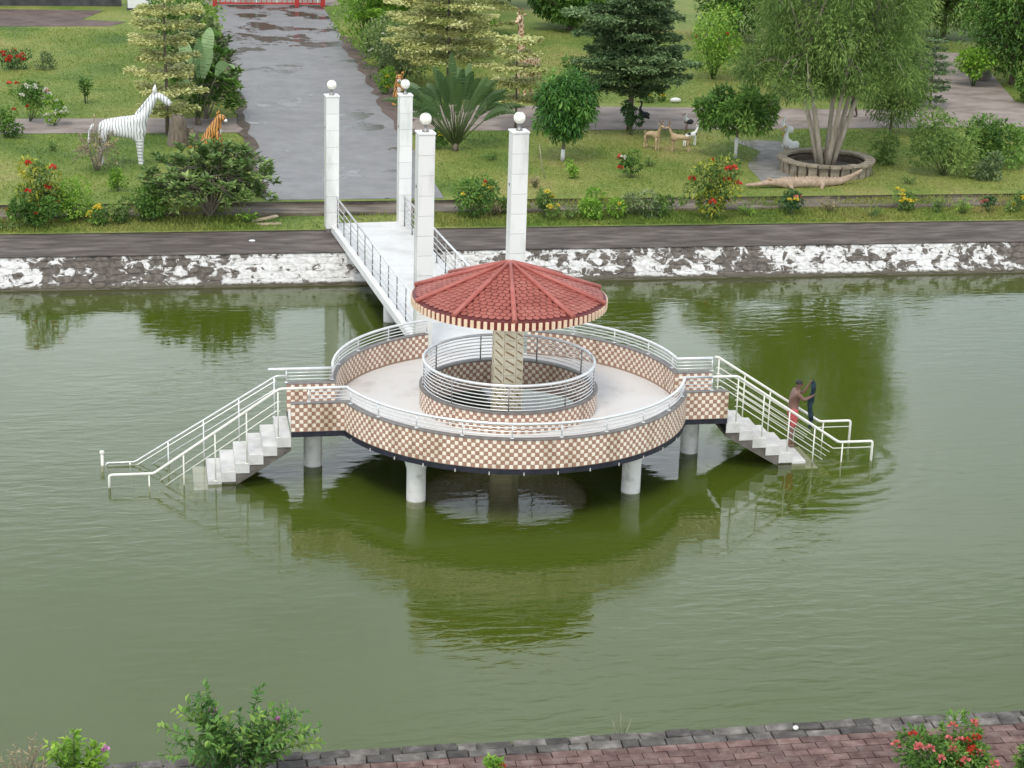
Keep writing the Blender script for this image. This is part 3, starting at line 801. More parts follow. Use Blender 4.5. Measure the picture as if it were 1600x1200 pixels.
def wall_strip(mb, P, Q, z0, z1, close=False):
    n = len(P); vs = [(x, y, z0) for x, y in P] + [(x, y, z0) for x, y in Q] + [(x, y, z1) for x, y in P] + [(x, y, z1) for x, y in Q]
    fs = []
    for i in range(n if close else n - 1):
        j = (i + 1) % n
        fs += [(i, j, 2 * n + j, 2 * n + i), (n + j, n + i, 3 * n + i, 3 * n + j), (2 * n + i, 2 * n + j, 3 * n + j, 3 * n + i), (j, i, n + i, n + j)]
    if not close: fs += [(0, 2 * n, 3 * n, n), (n - 1, 2 * n - 1, 4 * n - 1, 3 * n - 1)]
    mb.idx(vs, fs)


TS = .092
def parapet(P, z0, z1, th, out_rows, in_rows, zi, close=False):
    """P: outer face line (local, outside on its right)"""
    I = offset2(P, -th)
    if close: P = P + [P[0]]; I = I + [I[0]]
    m = MB(); wall_strip(m, P, I, z0, z1); pr_ = m.build('parapet', 'grout', plat)
    m = MB(); tile_face(m, P, z1 - out_rows * TS - .004, out_rows, TS, False); tile_face(m, I, z1 - in_rows * TS - .004, in_rows, TS, True, 1)
    o = m.build('wall_tiles', ['tile_cream', 'tile_brown'], pr_); o['kind'] = 'stuff'
    m = MB(); wall_strip(m, offset2(P, .018), offset2(I, -.018), z1 + .001, z1 + .018); m.build('coping', 'grey_paint_edge', pr_)
    return P, I


def arc(a0, a1, r=RO, k=48): return [(r * math.cos(a0 + (a1 - a0) * i / k), r * math.sin(a0 + (a1 - a0) * i / k)) for i in range(k + 1)]


y0, y1 = WY0 - CY, WY1 - CY
aF0 = PI + math.asin(-y0 / RO); aF1 = 2 * PI - math.asin(-y0 / RO)
front = [(WXL - CX, y0), (WXL - CX + .4, y0)] + arc(aF0, aF1, RO, 72) + [(WXR - CX - .4, y0), (WXR - CX, y0)]
aE = math.acos(-1.42 / RO); aB = PI - math.asin(y1 / RO)
backL = arc(aE, aB) + [(WXL - CX + .4, y1), (WXL - CX, y1)]
aE2 = math.acos(1.20 / RO)
backR = [(WXR - CX, y1), (WXR - CX - .4, y1)] + arc(math.asin(y1 / RO), aE2)
for P in (front, backL, backR):
    parapet(P, 1.195, PT, .13, 7, 6, DZ)
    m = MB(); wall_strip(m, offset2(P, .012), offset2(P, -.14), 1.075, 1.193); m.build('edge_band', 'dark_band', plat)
# pale drip pipes hanging from the dark band
for a in [aF0 + (aF1 - aF0) * (i + .5) / 14 for i in range(14)]:
    m = MB(); m.box(-.008, .008, -.01, .01, 1.06, 1.13); me = m.mesh('drip_pipe', 'step_stone')
    inst('drip_pipe', me, plat, Matrix.Translation(((RO + .028) * math.cos(a), (RO + .028) * math.sin(a), 0)) @ Matrix.Rotation(a, 4, 'Z'))
# inner ring wall round the well
ring = [(2.06 * math.cos(-2 * PI * i / 72), 2.06 * math.sin(-2 * PI * i / 72)) for i in range(72)]
ring = [(2.06 * math.cos(2 * PI * i / 72), 2.06 * math.sin(2 * PI * i / 72)) for i in range(72)]
IP = 1.71
Pin = ring + [ring[0]]; Iin = [(x * 1.93 / 2.06, y * 1.93 / 2.06) for x, y in Pin]
m = MB(); wall_strip(m, Pin, Iin, 1.0, IP); pr_ = m.build('well_wall', 'grout', plat)
m = MB(); tile_face(m, Pin, IP - 5 * TS, 5, TS, False); tile_face(m, Iin, IP - 6 * TS, 6, TS, True, 1)
m.build('wall_tiles', ['tile_cream', 'tile_brown'], pr_)['kind'] = 'stuff'
Po = [(x * 2.085 / 2.06, y * 2.085 / 2.06) for x, y in Pin]; Pi_ = [(x * 1.905 / 2.06, y * 1.905 / 2.06) for x, y in Pin]
m = MB(); wall_strip(m, Po, Pi_, IP + .001, IP + .03); m.build('coping', 'grey_paint_edge', pr_)
# legs and beams
LEGS = [(5.51, 40.58), (10.39, 40.59), (3.43, 43.0), (12.39, 43.0), (5.6, 46.0), (10.4, 46.0)]
for x, y in LEGS:
    m = MB(); m.lathe([(.215, -.75), (.215, .72), (.25, .86), (.27, .95), (.27, 1.11)], 20, L2(x, y)); m.build('leg', 'column_concrete', plat)
for (a, b) in ((0, 1), (4, 5), (0, 4), (1, 5), (2, 4), (3, 5), (2, 0), (3, 1)):
    A = Vector(L2(*LEGS[a], 1.03)); B = Vector(L2(*LEGS[b], 1.03)); d = (B - A).normalized() * .2
    m = MB(); m.beam(A + d, B - d, .2, .17 + .01 * a); m.build('beam', 'column_concrete', plat)
part_box('bracket_block', 'column_concrete', plat, *[12.62 - CX, 12.9 - CX, 43.0 - CY, 43.3 - CY, .72, 1.11])

# railings on the parapets
def ring_path(P, z): return [Vector((CX + x, CY + y, z)) for x, y in P]
def mid(P): return offset2(P, -.065)


RT = 2.2
def parapet_rail(label, P, ends, step):
    Q = mid(P); R = resample(Q, step)
    bars = [ring_path(Q, z) for z in (1.95, 2.03, 2.11)]
    posts = [(Vector((CX + x, CY + y, PT + .03)), Vector((CX + x, CY + y, RT))) for x, y in R[1:-1]] + [(Vector((CX + x, CY + y, PT + .03)), Vector((CX + x, CY + y, RT))) for x, y in (Q[0], Q[-1])]
    top = ring_path(Q, RT)
    if ends: top = [top[0] + (top[0] - top[1]).normalized() * ends[0]] + top + [top[-1] + (top[-1] - top[-2]).normalized() * ends[1]]
    railing(label, top, bars, posts, 'steel', .034, .013)


parapet_rail('low steel railing on the curved front parapet of the platform', front[1:-1], (0, 0), 1.12)
parapet_rail('low steel railing on the back left parapet of the platform', backL, (0, .42), 1.1)
parapet_rail('low steel railing on the back right parapet of the platform', backR, (0, 0), 1.1)
IRT = 2.36
circ = lambda r, z: [Vector((CX + r * math.cos(2 * PI * i / 72), CY + r * math.sin(2 * PI * i / 72), z)) for i in range(73)]
railing('circular steel railing of eight hoops round the open well under the roof', circ(1.99, IRT), [circ(1.99, IP + .07 + .082 * k) for k in range(7)],
        [(Vector((CX + 1.99 * math.cos(a), CY + 1.99 * math.sin(a), IP + .03)), Vector((CX + 1.99 * math.cos(a), CY + 1.99 * math.sin(a), IRT))) for a in [R_(20 + 360 / 9 * k) for k in range(9)]],
        'steel', .036, .013, loc=(CX, CY, IP), pm='steel_dark')

# ------------------------------------------------------------------ stairs into the water
def stairs(label, x0, sgn, nst, tread, rise):
    t = thing('stairs', label, 'stairs', (x0, (WY0 + WY1) / 2, 0))
    hw = (WY1 - WY0) / 2 - .03
    m = MB(); m.box(0, tread - .002, -hw, hw, -rise - .03, 0); m.box(-.012, .04, -hw - .012, hw + .012, -.04, .003) if 0 else None
    me = m.mesh('step', 'step_stone')
    for k in range(nst):
        z = DZ - rise * (k + 1); x = k * tread if sgn > 0 else -(k + 1) * tread
        inst('step', me, t, Matrix.Translation((x, 0, z)))
        nm = MB(); nm.box(-.001 if sgn > 0 else tread - .045, .045 if sgn > 0 else tread + .001, -hw - .008, hw + .008, .001, .022)
    # sloping soffit under the flight
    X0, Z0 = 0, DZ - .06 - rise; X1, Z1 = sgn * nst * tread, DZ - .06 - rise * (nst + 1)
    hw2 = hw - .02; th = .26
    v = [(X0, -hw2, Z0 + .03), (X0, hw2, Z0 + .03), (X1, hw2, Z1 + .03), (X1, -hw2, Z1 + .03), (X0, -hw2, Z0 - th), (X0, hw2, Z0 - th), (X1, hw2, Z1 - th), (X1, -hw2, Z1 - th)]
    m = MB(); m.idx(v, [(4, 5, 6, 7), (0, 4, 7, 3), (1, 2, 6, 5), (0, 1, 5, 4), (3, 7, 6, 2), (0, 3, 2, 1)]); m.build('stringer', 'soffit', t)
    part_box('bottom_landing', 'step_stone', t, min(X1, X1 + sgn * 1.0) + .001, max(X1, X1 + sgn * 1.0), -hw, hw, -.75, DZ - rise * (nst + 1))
    return t


stairs('stone stairs going down into the water on the left side of the platform', WXL, -1, 8, .31, .195)
stairs('stone stairs going down into the water on the right, with a man standing on them', WXR, 1, 8, .333, .198)


def stair_rail(label, y, x_top, z_top, x_bot, z_bot, x_end, zdrop, bars, mat, start=None, rt=.031):
    top = [Vector((x_top, y, z_top)), Vector((x_bot, y, z_bot)), Vector((x_end, y, z_bot)), Vector((x_end, y, zdrop))]
    if start is not None: top = [Vector((start, y, z_top))] + top
    sg = 1 if x_bot > x_top else -1; slope = (z_bot - z_top) / (x_bot - x_top)
    B = []
    for d in bars:
        b = [Vector((x_top - sg * .02, y, z_top - d)), Vector((x_top + d * .15 * sg, y, z_top - d))]
        xb = x_bot - sg * d * .5
        zb = z_top - d + slope * (xb - x_top - d * .15 * sg)
        b.append(Vector((xb, y, zb)))
        if d < .3: b.append(Vector((x_end - sg * .02, y, zb)))
        B.append(b)
    posts = []
    k = 4
    for i in range(k):
        x = x_top + (x_bot - x_top) * (i + .05) / k; zt = z_top + slope * (x - x_top)
        st = math.floor(abs(x - (WXR if sg > 0 else WXL)) / .313); zs = DZ - .197 * (st + 1) if (x - (WXR if sg > 0 else WXL)) * sg > 0 else DZ
        posts.append((Vector((x, y, zs)), Vector((x, y, zt))))
    posts.append((Vector((x_bot + sg * .1, y, -.55)), Vector((x_bot + sg * .1, y, z_bot))))
    return railing(label, rounded(top, .07), B, posts, mat, rt, .012)


stair_rail('white hand rail on the near side of the right stairs', WY0 + .065, 13.15, 2.2, 15.74, .49, 16.58, -.55, (.26, .42, .58, .74), 'steel_white', 11.75)
stair_rail('white hand rail on the far side of the right stairs, behind the man', WY1 - .065, 13.08, 2.22, 15.74, .51, 16.53, -.55, (.26, .42, .58, .74), 'steel_white', 13.0)
stair_rail('hand rail on the near side of the left stairs', WY0 + .065, 2.61, 2.2, -.19, .30, -1.16, -.3, (.30, .52), 'steel_white', 4.15)
stair_rail('hand rail on the far side of the left stairs', WY1 - .065, 2.62, 2.04, -.62, .06, -1.26, -.3, (.12, .34), 'steel', 2.88, .02)
m = MB(); m.tube([(0, 0, -.6), (0, 0, .33)], .035, 10); m.lathe([(.001, .36), (.05, .35), (.055, .30), (.04, .28)], 12)
o = m.build('rail_post', 'steel_white'); o.location = (-1.34, WY1 - .05, 0); tag(o, 'short white post standing in the water left of the left stairs', 'post')

# ------------------------------------------------------------------ umbrella shelter: column and conical tiled roof
shel = thing('umbrella_shelter', 'round shelter with red tiled conical roof on one beige column', 'shelter', (CX - .04, CY, 0))
RR, RZ, AZ = 2.25, 3.90, 4.68
cr_ = .36
m = MB(); m.lathe([(cr_ - .012, -.7), (cr_ - .012, RZ + .3)], 8, (0, 0, 0), 0, False, PI / 8, PI / 8 + 2 * PI); m.build('column', 'beige_tile', shel)
fw = 2 * cr_ * math.sin(PI / 8)
m = MB(); hh = .21
m.box(-fw / 2 + .006, fw / 2 - .006, -.012, .004, .004, hh - .004)
a, b = Vector((-.10, -.0145, .155)), Vector((.09, -.0145, .045))
m.face([a + Vector((0, 0, .022)), a - Vector((.012, 0, .012)), b - Vector((0, 0, .022)), b + Vector((.012, 0, .012))][::1], 1)
tme = m.mesh('column_tile', ['beige_tile', 'slash_brown'])
apo = cr_ * math.cos(PI / 8)
for k in range(8):
    for r in range(13):
        ang = k * PI / 4
        inst('column_tile', tme, shel, Matrix.Rotation(ang, 4, 'Z') @ Matrix.Translation((0, -apo, 1.02 + r * hh)))
roof = bpy.data.objects.new('roof', None)
m = MB(); m.lathe([(RR - .02, RZ), (.02, AZ - .03)], 80); m.lathe([(RR - .02, RZ - .005), (.3, RZ - .02)], 80); roof = m.build('roof', 'roof_under', shel)
slope = math.atan2(AZ - RZ, RR); SLn = math.hypot(RR, AZ - RZ)
off0 = R_(-90 - 7)
nrow = 19; stp = SLn / nrow
q = random.Random(9)
for pnl in range(10):
    A0 = off0 + pnl * R_(36); A1 = A0 + R_(36)
    m = MB()
    for r in range(nrow):
        d0 = r * stp            # distance up the slope from the eave
        rad = RR - (d0 + stp * .5) * math.cos(slope); wtot = rad * R_(36); nt_ = max(1, round(wtot / .155))
        sh = .5 if r % 2 else 0
        for i in range(-1, nt_ + 1):
            f0, f1 = (i + sh) / nt_, (i + 1 + sh) / nt_
            f0, f1 = max(0, f0), min(1, f1)
            if f1 - f0 < .12: continue
            lift = .012 + q.uniform(0, .006)
            def pt(f, d, h):
                an = A0 + (A1 - A0) * f; rr = RR - d * math.cos(slope); z = RZ + d * math.sin(slope)
                return (rr * math.cos(an) + math.cos(an) * math.sin(slope) * h, rr * math.sin(an) + math.sin(an) * math.sin(slope) * h, z + math.cos(slope) * h)
            e = (f1 - f0) * .04; ca, cb = f0 + e, f1 - e; cm = (ca + cb) / 2; dd = d0 - stp * .18
            lo_ = [pt(ca, d0 + .03, .004), pt(ca + (cm - ca) * .45, dd + .006, .004), pt(cm, dd - .012, .004), pt(cb - (cb - cm) * .45, dd + .006, .004), pt(cb, d0 + .03, .004)]
            hi_ = [pt(ca, d0 + .03, lift), pt(ca + (cm - ca) * .45, dd + .006, lift + .006), pt(cm, dd - .012, lift + .010), pt(cb - (cb - cm) * .45, dd + .006, lift + .006), pt(cb, d0 + .03, lift)]
            up_ = [pt(cb, min(d0 + stp * 1.05, SLn), .004), pt(ca, min(d0 + stp * 1.05, SLn), .004)]
            i0 = hi_ + up_ + lo_
            m.idx(i0, [(0, 1, 2, 3, 4, 5, 6), (7, 8, 1, 0), (8, 9, 2, 1), (9, 10, 3, 2), (10, 11, 4, 3)])
    m.build('roof_tiles', 'roof_red', roof)['kind'] = 'stuff'
    an = A0
    pth = [Vector(((RR + .02 - s * math.cos(slope)) * math.cos(an), (RR + .02 - s * math.cos(slope)) * math.sin(an), RZ + s * math.sin(slope) + .03)) for s in (0, SLn * .5, SLn * .97)]
    m = MB(); m.tube(pth, [.062, .055, .04], 8); m.build('ridge_cap', 'roof_ridge', roof)
m = MB(); m.lathe([(.16, AZ - .06), (.13, AZ + .015), (.05, AZ + .05), (.001, AZ + .055)], 16); m.build('apex_cap', 'roof_ridge', roof)
m = MB(); wall_strip(m, arc(0, 2 * PI, RR - .015, 96), arc(0, 2 * PI, RR - .06, 96), RZ - .19, RZ + .004); m.build('fascia', 'fascia_red', roof)
nf = 92; fwid = 2 * PI * (RR) / nf
m = MB(); m.box(-.016, .012, -fwid * .26, fwid * .26, -.185, -.012); fm = m.mesh('fascia_tile', 'fascia_cream')
for i in range(nf):
    an = 2 * PI * i / nf; inst('fascia_tile', fm, roof, Matrix.Rotation(an, 4, 'Z') @ Matrix.Translation((RR, 0, RZ)))

# ------------------------------------------------------------------ people and animals: skinned bodies
def skin(name, verts, edges, mat, parent, sub=2, loc=(0, 0, 0)):
    """verts: (x, y, z, rx[, ry]); first vertex is the root"""
    me = bpy.data.meshes.new(name); me.from_pydata([v[:3] for v in verts], edges, [])
    o = bpy.data.objects.new(name, me); COL.objects.link(o)
    o.modifiers.new('skin', 'SKIN').use_smooth_shade = True
    for i, v in enumerate(verts):
        sv = me.skin_vertices[0].data[i]; sv.radius = (v[3], v[4] if len(v) > 4 else v[3]); sv.use_root = (i == 0)
    sm = o.modifiers.new('sub', 'SUBSURF'); sm.levels = sub; sm.render_levels = sub
    dg = bpy.context.evaluated_depsgraph_get(); nm = bpy.data.meshes.new_from_object(o.evaluated_get(dg))
    bpy.data.objects.remove(o); bpy.data.meshes.remove(me)
    nm.name = name
    nm.materials.clear(); nm.materials.append(MATS[mat] if isinstance(mat, str) else mat)
    return inst(name, nm, parent, Matrix.Translation(loc))


def chain(V, E, start, pts):
    """append a chain of joints starting from vertex index start"""
    p = start
    for q in pts:
        V.append(q); E.append((p, len(V) - 1)); p = len(V) - 1
    return p


def face_parts(t, c, r, mat, hairmat, d=(1, 0)):
    """eyes, nose, mouth and ears for a head centred at c, looking along +x"""
    m = MB()
    for s in (-1, 1): m.blob((c[0] + r * .80, c[1] + s * r * .36, c[2] + .01), (.012, .018, .010), 8, 5)
    m.build('eyes', 'statue_black', t)
    m = MB(); m.blob((c[0] + r * .98, c[1], c[2] - .03), (.022, .016, .024), 8, 6); m.build('nose', mat, t)
    m = MB(); m.blob((c[0] + r * .84, c[1], c[2] - .072), (.012, .028, .008), 8, 5); m.build('mouth', 'shorts_red', t)
    for s in (-1, 1):
        m = MB(); m.blob((c[0] - .005, c[1] + s * r * .92, c[2] - .01), (.02, .012, .032), 8, 6); m.build('ear', mat, t)


def hand(V, E, start, p, d, mat_r=.009, side=1):
    """palm and five curled fingers from the wrist at index start; d points along the forearm"""
    d = Vector(d).normalized(); up = Vector((0, side, 0)); ax = d.cross(up).normalized()
    P = Vector(p)
    palm = P + d * .055
    V.append((*palm, .028, .022)); E.append((start, len(V) - 1)); pi_ = len(V) - 1
    for k, (o, l) in enumerate(((-.027, .062), (-.009, .072), (.009, .068), (.027, .054))):
        b = palm + up * o + d * .025; f1 = b + d * l * .5 - ax * .008; f2 = f1 + d * l * .15 - ax * l * .45
        chain(V, E, pi_, [(*b, .010), (*f1, .009), (*f2, .008)])
    b = palm - d * .02 - ax * .02 + up * .03
    chain(V, E, pi_, [(*b, .011), (*(b + d * .03 - ax * .022), .009)])


def standing_man(name, label, loc, rz, arms, mats, legs=((0, .09), (0, -.09)), lean=.05, hairm='hair_black'):
    t = thing(name, label, 'person', loc, rz)
    H = 0.0
    V = [(0, 0, .90, .125, .15)]; E = []
    hip = 0
    chain(V, E, 0, [(.01, 0, 1.02, .11, .135), (.02, 0, 1.16, .12, .15)]); ch = len(V) - 1
    chain(V, E, ch, [(.02 + lean * .4, 0, 1.32, .115, .165)]); sh = len(V) - 1
    chain(V, E, sh, [(.03 + lean, 0, 1.42, .055, .06), (.05 + lean, 0, 1.49, .055, .055), (.065 + lean, 0, 1.56, .082, .075), (.06 + lean, 0, 1.63, .065, .06)])
    for s, (fx, fy) in zip((1, -1), legs):
        chain(V, E, hip, [(.0, s * .095, .80, .092, .092), (fx * .5 + .03, s * .10, .48, .062, .062), (fx * .7 + .01, s * .105, .30, .055, .055), (fx, s * .11, .08, .036, .036), (fx + .03, s * .11, .035, .036, .036), (fx + .14, s * .125, .025, .034, .028)])
    for s, A in zip((1, -1), arms):
        el, wr = A
        chain(V, E, sh, [(.02 + lean * .5, s * .19, 1.36, .058, .058), (*el, .042, .042), ((el[0] + wr[0]) / 2, (el[1] + wr[1]) / 2, (el[2] + wr[2]) / 2, .037, .037), (*wr, .027, .027)])
        hand(V, E, len(V) - 1, wr, Vector(wr) - Vector(el), side=s)
    skin('body', V, E, mats['skin'], t, 2)
    hc = (.065 + lean, 0, 1.555)
    face_parts(t, hc, .085, mats['skin'], hairm)
    m = MB(); n_, k_ = 16, 8; vs = []; fs = []
    for i in range(k_ + 1):
        ph = PI * .56 * i / k_
        for j in range(n_):
            tt = 2 * PI * j / n_; x = math.sin(ph) * math.cos(tt)
            cut = 1.0 if x < .55 else .86
            vs.append((hc[0] - .008 + .094 * x * cut, hc[1] + .086 * math.sin(ph) * math.sin(tt), hc[2] + .03 + .082 * math.cos(ph) + (.03 if x > .5 and i > 5 else 0)))
    for i in range(k_):
        for j in range(n_): fs.append((i * n_ + j, (i + 1) * n_ + j, (i + 1) * n_ + (j + 1) % n_, i * n_ + (j + 1) % n_))
    m.idx(vs, fs, 0, True); m.build('hair', hairm, t)
    # shorts: a waist tube that divides into two legs
    V = [(0, 0, .93, .142, .168)]; E = []
    chain(V, E, 0, [(0.01, 0, 1.03, .125, .150)])
    for s, (fx, fy) in zip((1, -1), legs):
        chain(V, E, 0, [(.005, s * .10, .78, .118, .115), (fx * .3 + .02, s * .105, .60, .105, .105), (fx * .4 + .02, s * .105, .50, .10, .10)])
    skin('shorts', V, E, mats['shorts'], t, 2)
    if 'shirt' in mats:
        V = [(.01, 0, 1.0, .135, .16)]; E = []
        chain(V, E, 0, [(.02, 0, 1.16, .135, .165), (.02 + lean * .4, 0, 1.33, .125, .18)])
        skin('shirt', V, E, mats['shirt'], t, 2)
    return t


SX, SY, SZ = 14.90, 42.98, .066
man = standing_man('person', 'bare-chested man in red shorts standing on the right stairs, shaking out a wet cloth', (SX, SY, SZ - .0), R_(-4),
                   (((.24, .10, 1.30), (.37, .05, 1.54)), ((.20, -.20, 1.22), (.40, -.07, 1.26))), {'skin': 'skin', 'shorts': 'shorts_red'}, legs=((.02, .1), (-.07, -.1)))
# the wet cloth in his hands
cl = thing('wet_cloth', 'dark blue wet cloth hanging from the man\'s raised hands', 'cloth', (SX + .44, SY - .03, SZ + .52))
m = MB(); nU, nV = 9, 22; vs = []; fs = []
qq = random.Random(4)
for k, th in enumerate((0.0, .03)):
    for i in range(nV + 1):
        tv = i / nV; zz = 1.12 - 1.18 * tv; wd = .05 + .05 * math.sin(PI * min(1, tv * .8 + .15)) + .016 * math.sin(tv * 19)
        for j in range(nU + 1):
            u = j / nU - .5; fold = .022 * math.sin(u * 21 + tv * 7) * (.4 + tv) + .012 * math.sin(tv * 31)
            vs.append((u * wd * 1.3 + .028 * math.sin(tv * 9) + fold * .5, (k - .5) * .05 * math.cos(u * PI) + fold + th, zz + .03 * math.sin(u * 9 + 1)))
w_ = nU + 1; o2 = w_ * (nV + 1)
for i in range(nV):
    for j in range(nU):
        a = i * w_ + j; fs.append((a, a + 1, a + w_ + 1, a + w_)); fs.append((o2 + a, o2 + a + w_, o2 + a + w_ + 1, o2 + a + 1))
for i in range(nV):
    for j in (0, nU): a = i * w_ + j; fs.append((a, a + w_, o2 + a + w_, o2 + a))
m.idx(vs, fs, 0, True); m.build('cloth_folds', 'cloth_blue', cl)
# ------------------------------------------------------------------ statues
def statue_zebra():
    t = thing('zebra_statue', 'white zebra statue with grey stripes standing on the left lawn', 'statue', (-.62, 70.3, LZ), R_(-4))
    V = [(-.45, 0, 1.36, .40, .34)]; E = []
    chain(V, E, 0, [(-1.0, 0, 1.42, .37, .33), (-1.28, 0, 1.40, .24, .24)]); rump = 1
    i = len(V) - 1
    chain(V, E, 0, [(.05, 0, 1.40, .40, .33)]); chest = len(V) - 1
    chain(V, E, chest, [(.24, 0, 1.66, .34, .23), (.46, 0, 2.02, .25, .17), (.66, 0, 2.36, .19, .14), (.80, 0, 2.56, .22, .16), (.98, 0, 2.44, .19, .14), (1.18, 0, 2.28, .15, .12), (1.28, 0, 2.20, .12, .11)])
    for s in (-1, 1):
        chain(V, E, chest, [(.16, s * .17, 1.05, .17, .15), (.17, s * .17, .62, .115, .11), (.17, s * .17, .30, .085, .085), (.20, s * .17, .06, .095, .095)])
        chain(V, E, rump, [(-1.12, s * .17, 1.02, .18, .16), (-1.10, s * .17, .72, .10, .10), (-1.24, s * .17, .52, .075, .075), (-1.2, s * .17, .25, .06, .06), (-1.16, s * .17, .06, .075, .075)])
    skin('body', V, E, 'zebra_hide', t, 2)
    for s in (-1, 1):
        m = MB(); m.tube([(.74, s * .09, 2.62), (.72, s * .14, 2.76), (.74, s * .17, 2.88)], [.06, .065, .012], 8); m.build('ear', 'statue_white', t)
    m = MB(); m.tube([(-1.42, 0, 1.5), (-1.55, 0, 1.3), (-1.6, 0, .9), (-1.62, 0, .7)], [.05, .04, .05, .015], 8); m.build('tail', 'zebra_hide', t)
    m = MB()
    m.tube([(-.04, 0, 1.70), (.08, 0, 1.88), (.30, 0, 2.14), (.55, 0, 2.44), (.70, 0, 2.64)], [.03, .05, .055, .05, .03], 8)
    m.build('mane', 'zebra_hide', t)
    m = MB()
    for s in (-1, 1): m.blob((.88, s * .10, 2.47), (.03, .018, .025), 8, 6)
    m.build('eyes', 'statue_black', t)


statue_zebra()


def statue_tiger(label, loc, rz, k=1.0):
    t = thing('tiger_statue', label, 'statue', loc, rz)
    V = [(-.30, 0, .30, .25, .25)]; E = []
    chain(V, E, 0, [(-.08, 0, .62, .25, .23), (.12, 0, .90, .22, .20), (.22, 0, 1.12, .17, .16), (.30, 0, 1.28, .19, .18), (.44, 0, 1.24, .11, .12), (.52, 0, 1.20, .085, .095)])
    for s in (-1, 1):
        chain(V, E, 2, [(.24, s * .15, .60, .10, .09), (.30, s * .15, .28, .075, .075), (.32, s * .15, .06, .08, .08), (.42, s * .15, .045, .07, .06)])
        chain(V, E, 0, [(-.18, s * .22, .22, .17, .13), (.06, s * .24, .26, .11, .10), (.0, s * .25, .07, .08, .08), (.16, s * .25, .05, .075, .06)])
    chain(V, E, 0, [(-.52, 0, .10, .07, .07), (-.75, .12, .06, .05, .05), (-.95, .30, .06, .045, .045)])
    o = skin('body', V, E, 'tiger_hide', t, 2)
    for s in (-1, 1):
        m = MB(); m.blob((.24, s * .13, 1.44), (.035, .055, .06), 8, 6); m.build('ear', 'tiger_hide', t)
    m = MB(); m.blob((.53, 0, 1.15), (.07, .10, .06), 10, 8); m.build('muzzle', 'statue_white', t)
    m = MB(); m.blob((.24, 0, .80), (.12, .13, .26), 10, 8); m.build('chest', 'statue_white', t)
    m = MB()
    for s in (-1, 1): m.blob((.46, s * .085, 1.32), (.02, .022, .018), 8, 6)
    m.blob((.61, 0, 1.19), (.02, .03, .018), 8, 6); m.build('eyes_and_nose', 'statue_black', t)
    t.scale = (k, k, k)


statue_tiger('orange tiger statue sitting beside the left edge of the road', (2.15, 73.0, LZ), R_(-15), .98)
statue_tiger('tiger statue sitting on the right roadside, half hidden behind a lamp pillar', (10.2, 82.0, LZ), R_(-100), .98)


def statue_giraffe():
    t = thing('giraffe_statue', 'giraffe statue with tall neck rising behind the pale tiered tree', 'statue', (15.65, 83.2, LZ), R_(232))
    V = [(-.5, 0, 1.55, .34, .30)]; E = []
    chain(V, E, 0, [(-1.05, 0, 1.42, .30, .28)]); rump = 1
    chain(V, E, 0, [(.05, 0, 1.72, .34, .30)]); ch = 2
    chain(V, E, ch, [(.22, 0, 2.1, .22, .19), (.30, 0, 2.7, .165, .15), (.36, 0, 3.35, .13, .12), (.42, 0, 3.62, .135, .12), (.68, 0, 3.46, .09, .085), (.84, 0, 3.36, .07, .07)])
    for s in (-1, 1):
        chain(V, E, ch, [(.10, s * .17, 1.2, .13, .12), (.12, s * .17, .6, .075, .075), (.14, s * .17, .06, .075, .075)])
        chain(V, E, rump, [(-1.12, s * .17, 1.0, .15, .13), (-1.16, s * .17, .55, .075, .075), (-1.12, s * .17, .06, .075, .075)])
    skin('body', V, E, 'giraffe_hide', t, 2)
    for s in (-1, 1):
        m = MB(); m.tube([(.40, s * .06, 3.70), (.38, s * .08, 3.90)], [.028, .022], 8); m.blob((.38, s * .08, 3.92), .034, 8, 6); m.build('horn', 'patch_brown', t)
        m = MB(); m.tube([(.38, s * .11, 3.66), (.34, s * .2, 3.70), (.33, s * .27, 3.70)], [.03, .05, .01], 8); m.build('ear', 'statue_tan', t)
    m = MB()
    for s in (-1, 1): m.blob((.52, s * .10, 3.60), (.03, .018, .026), 8, 6)
    m.build('eyes', 'statue_black', t)
    m = MB(); m.tube([(-1.33, 0, 1.45), (-1.42, 0, 1.1), (-1.43, 0, .75)], [.035, .03, .05], 8); m.build('tail', 'patch_brown', t)


statue_giraffe()


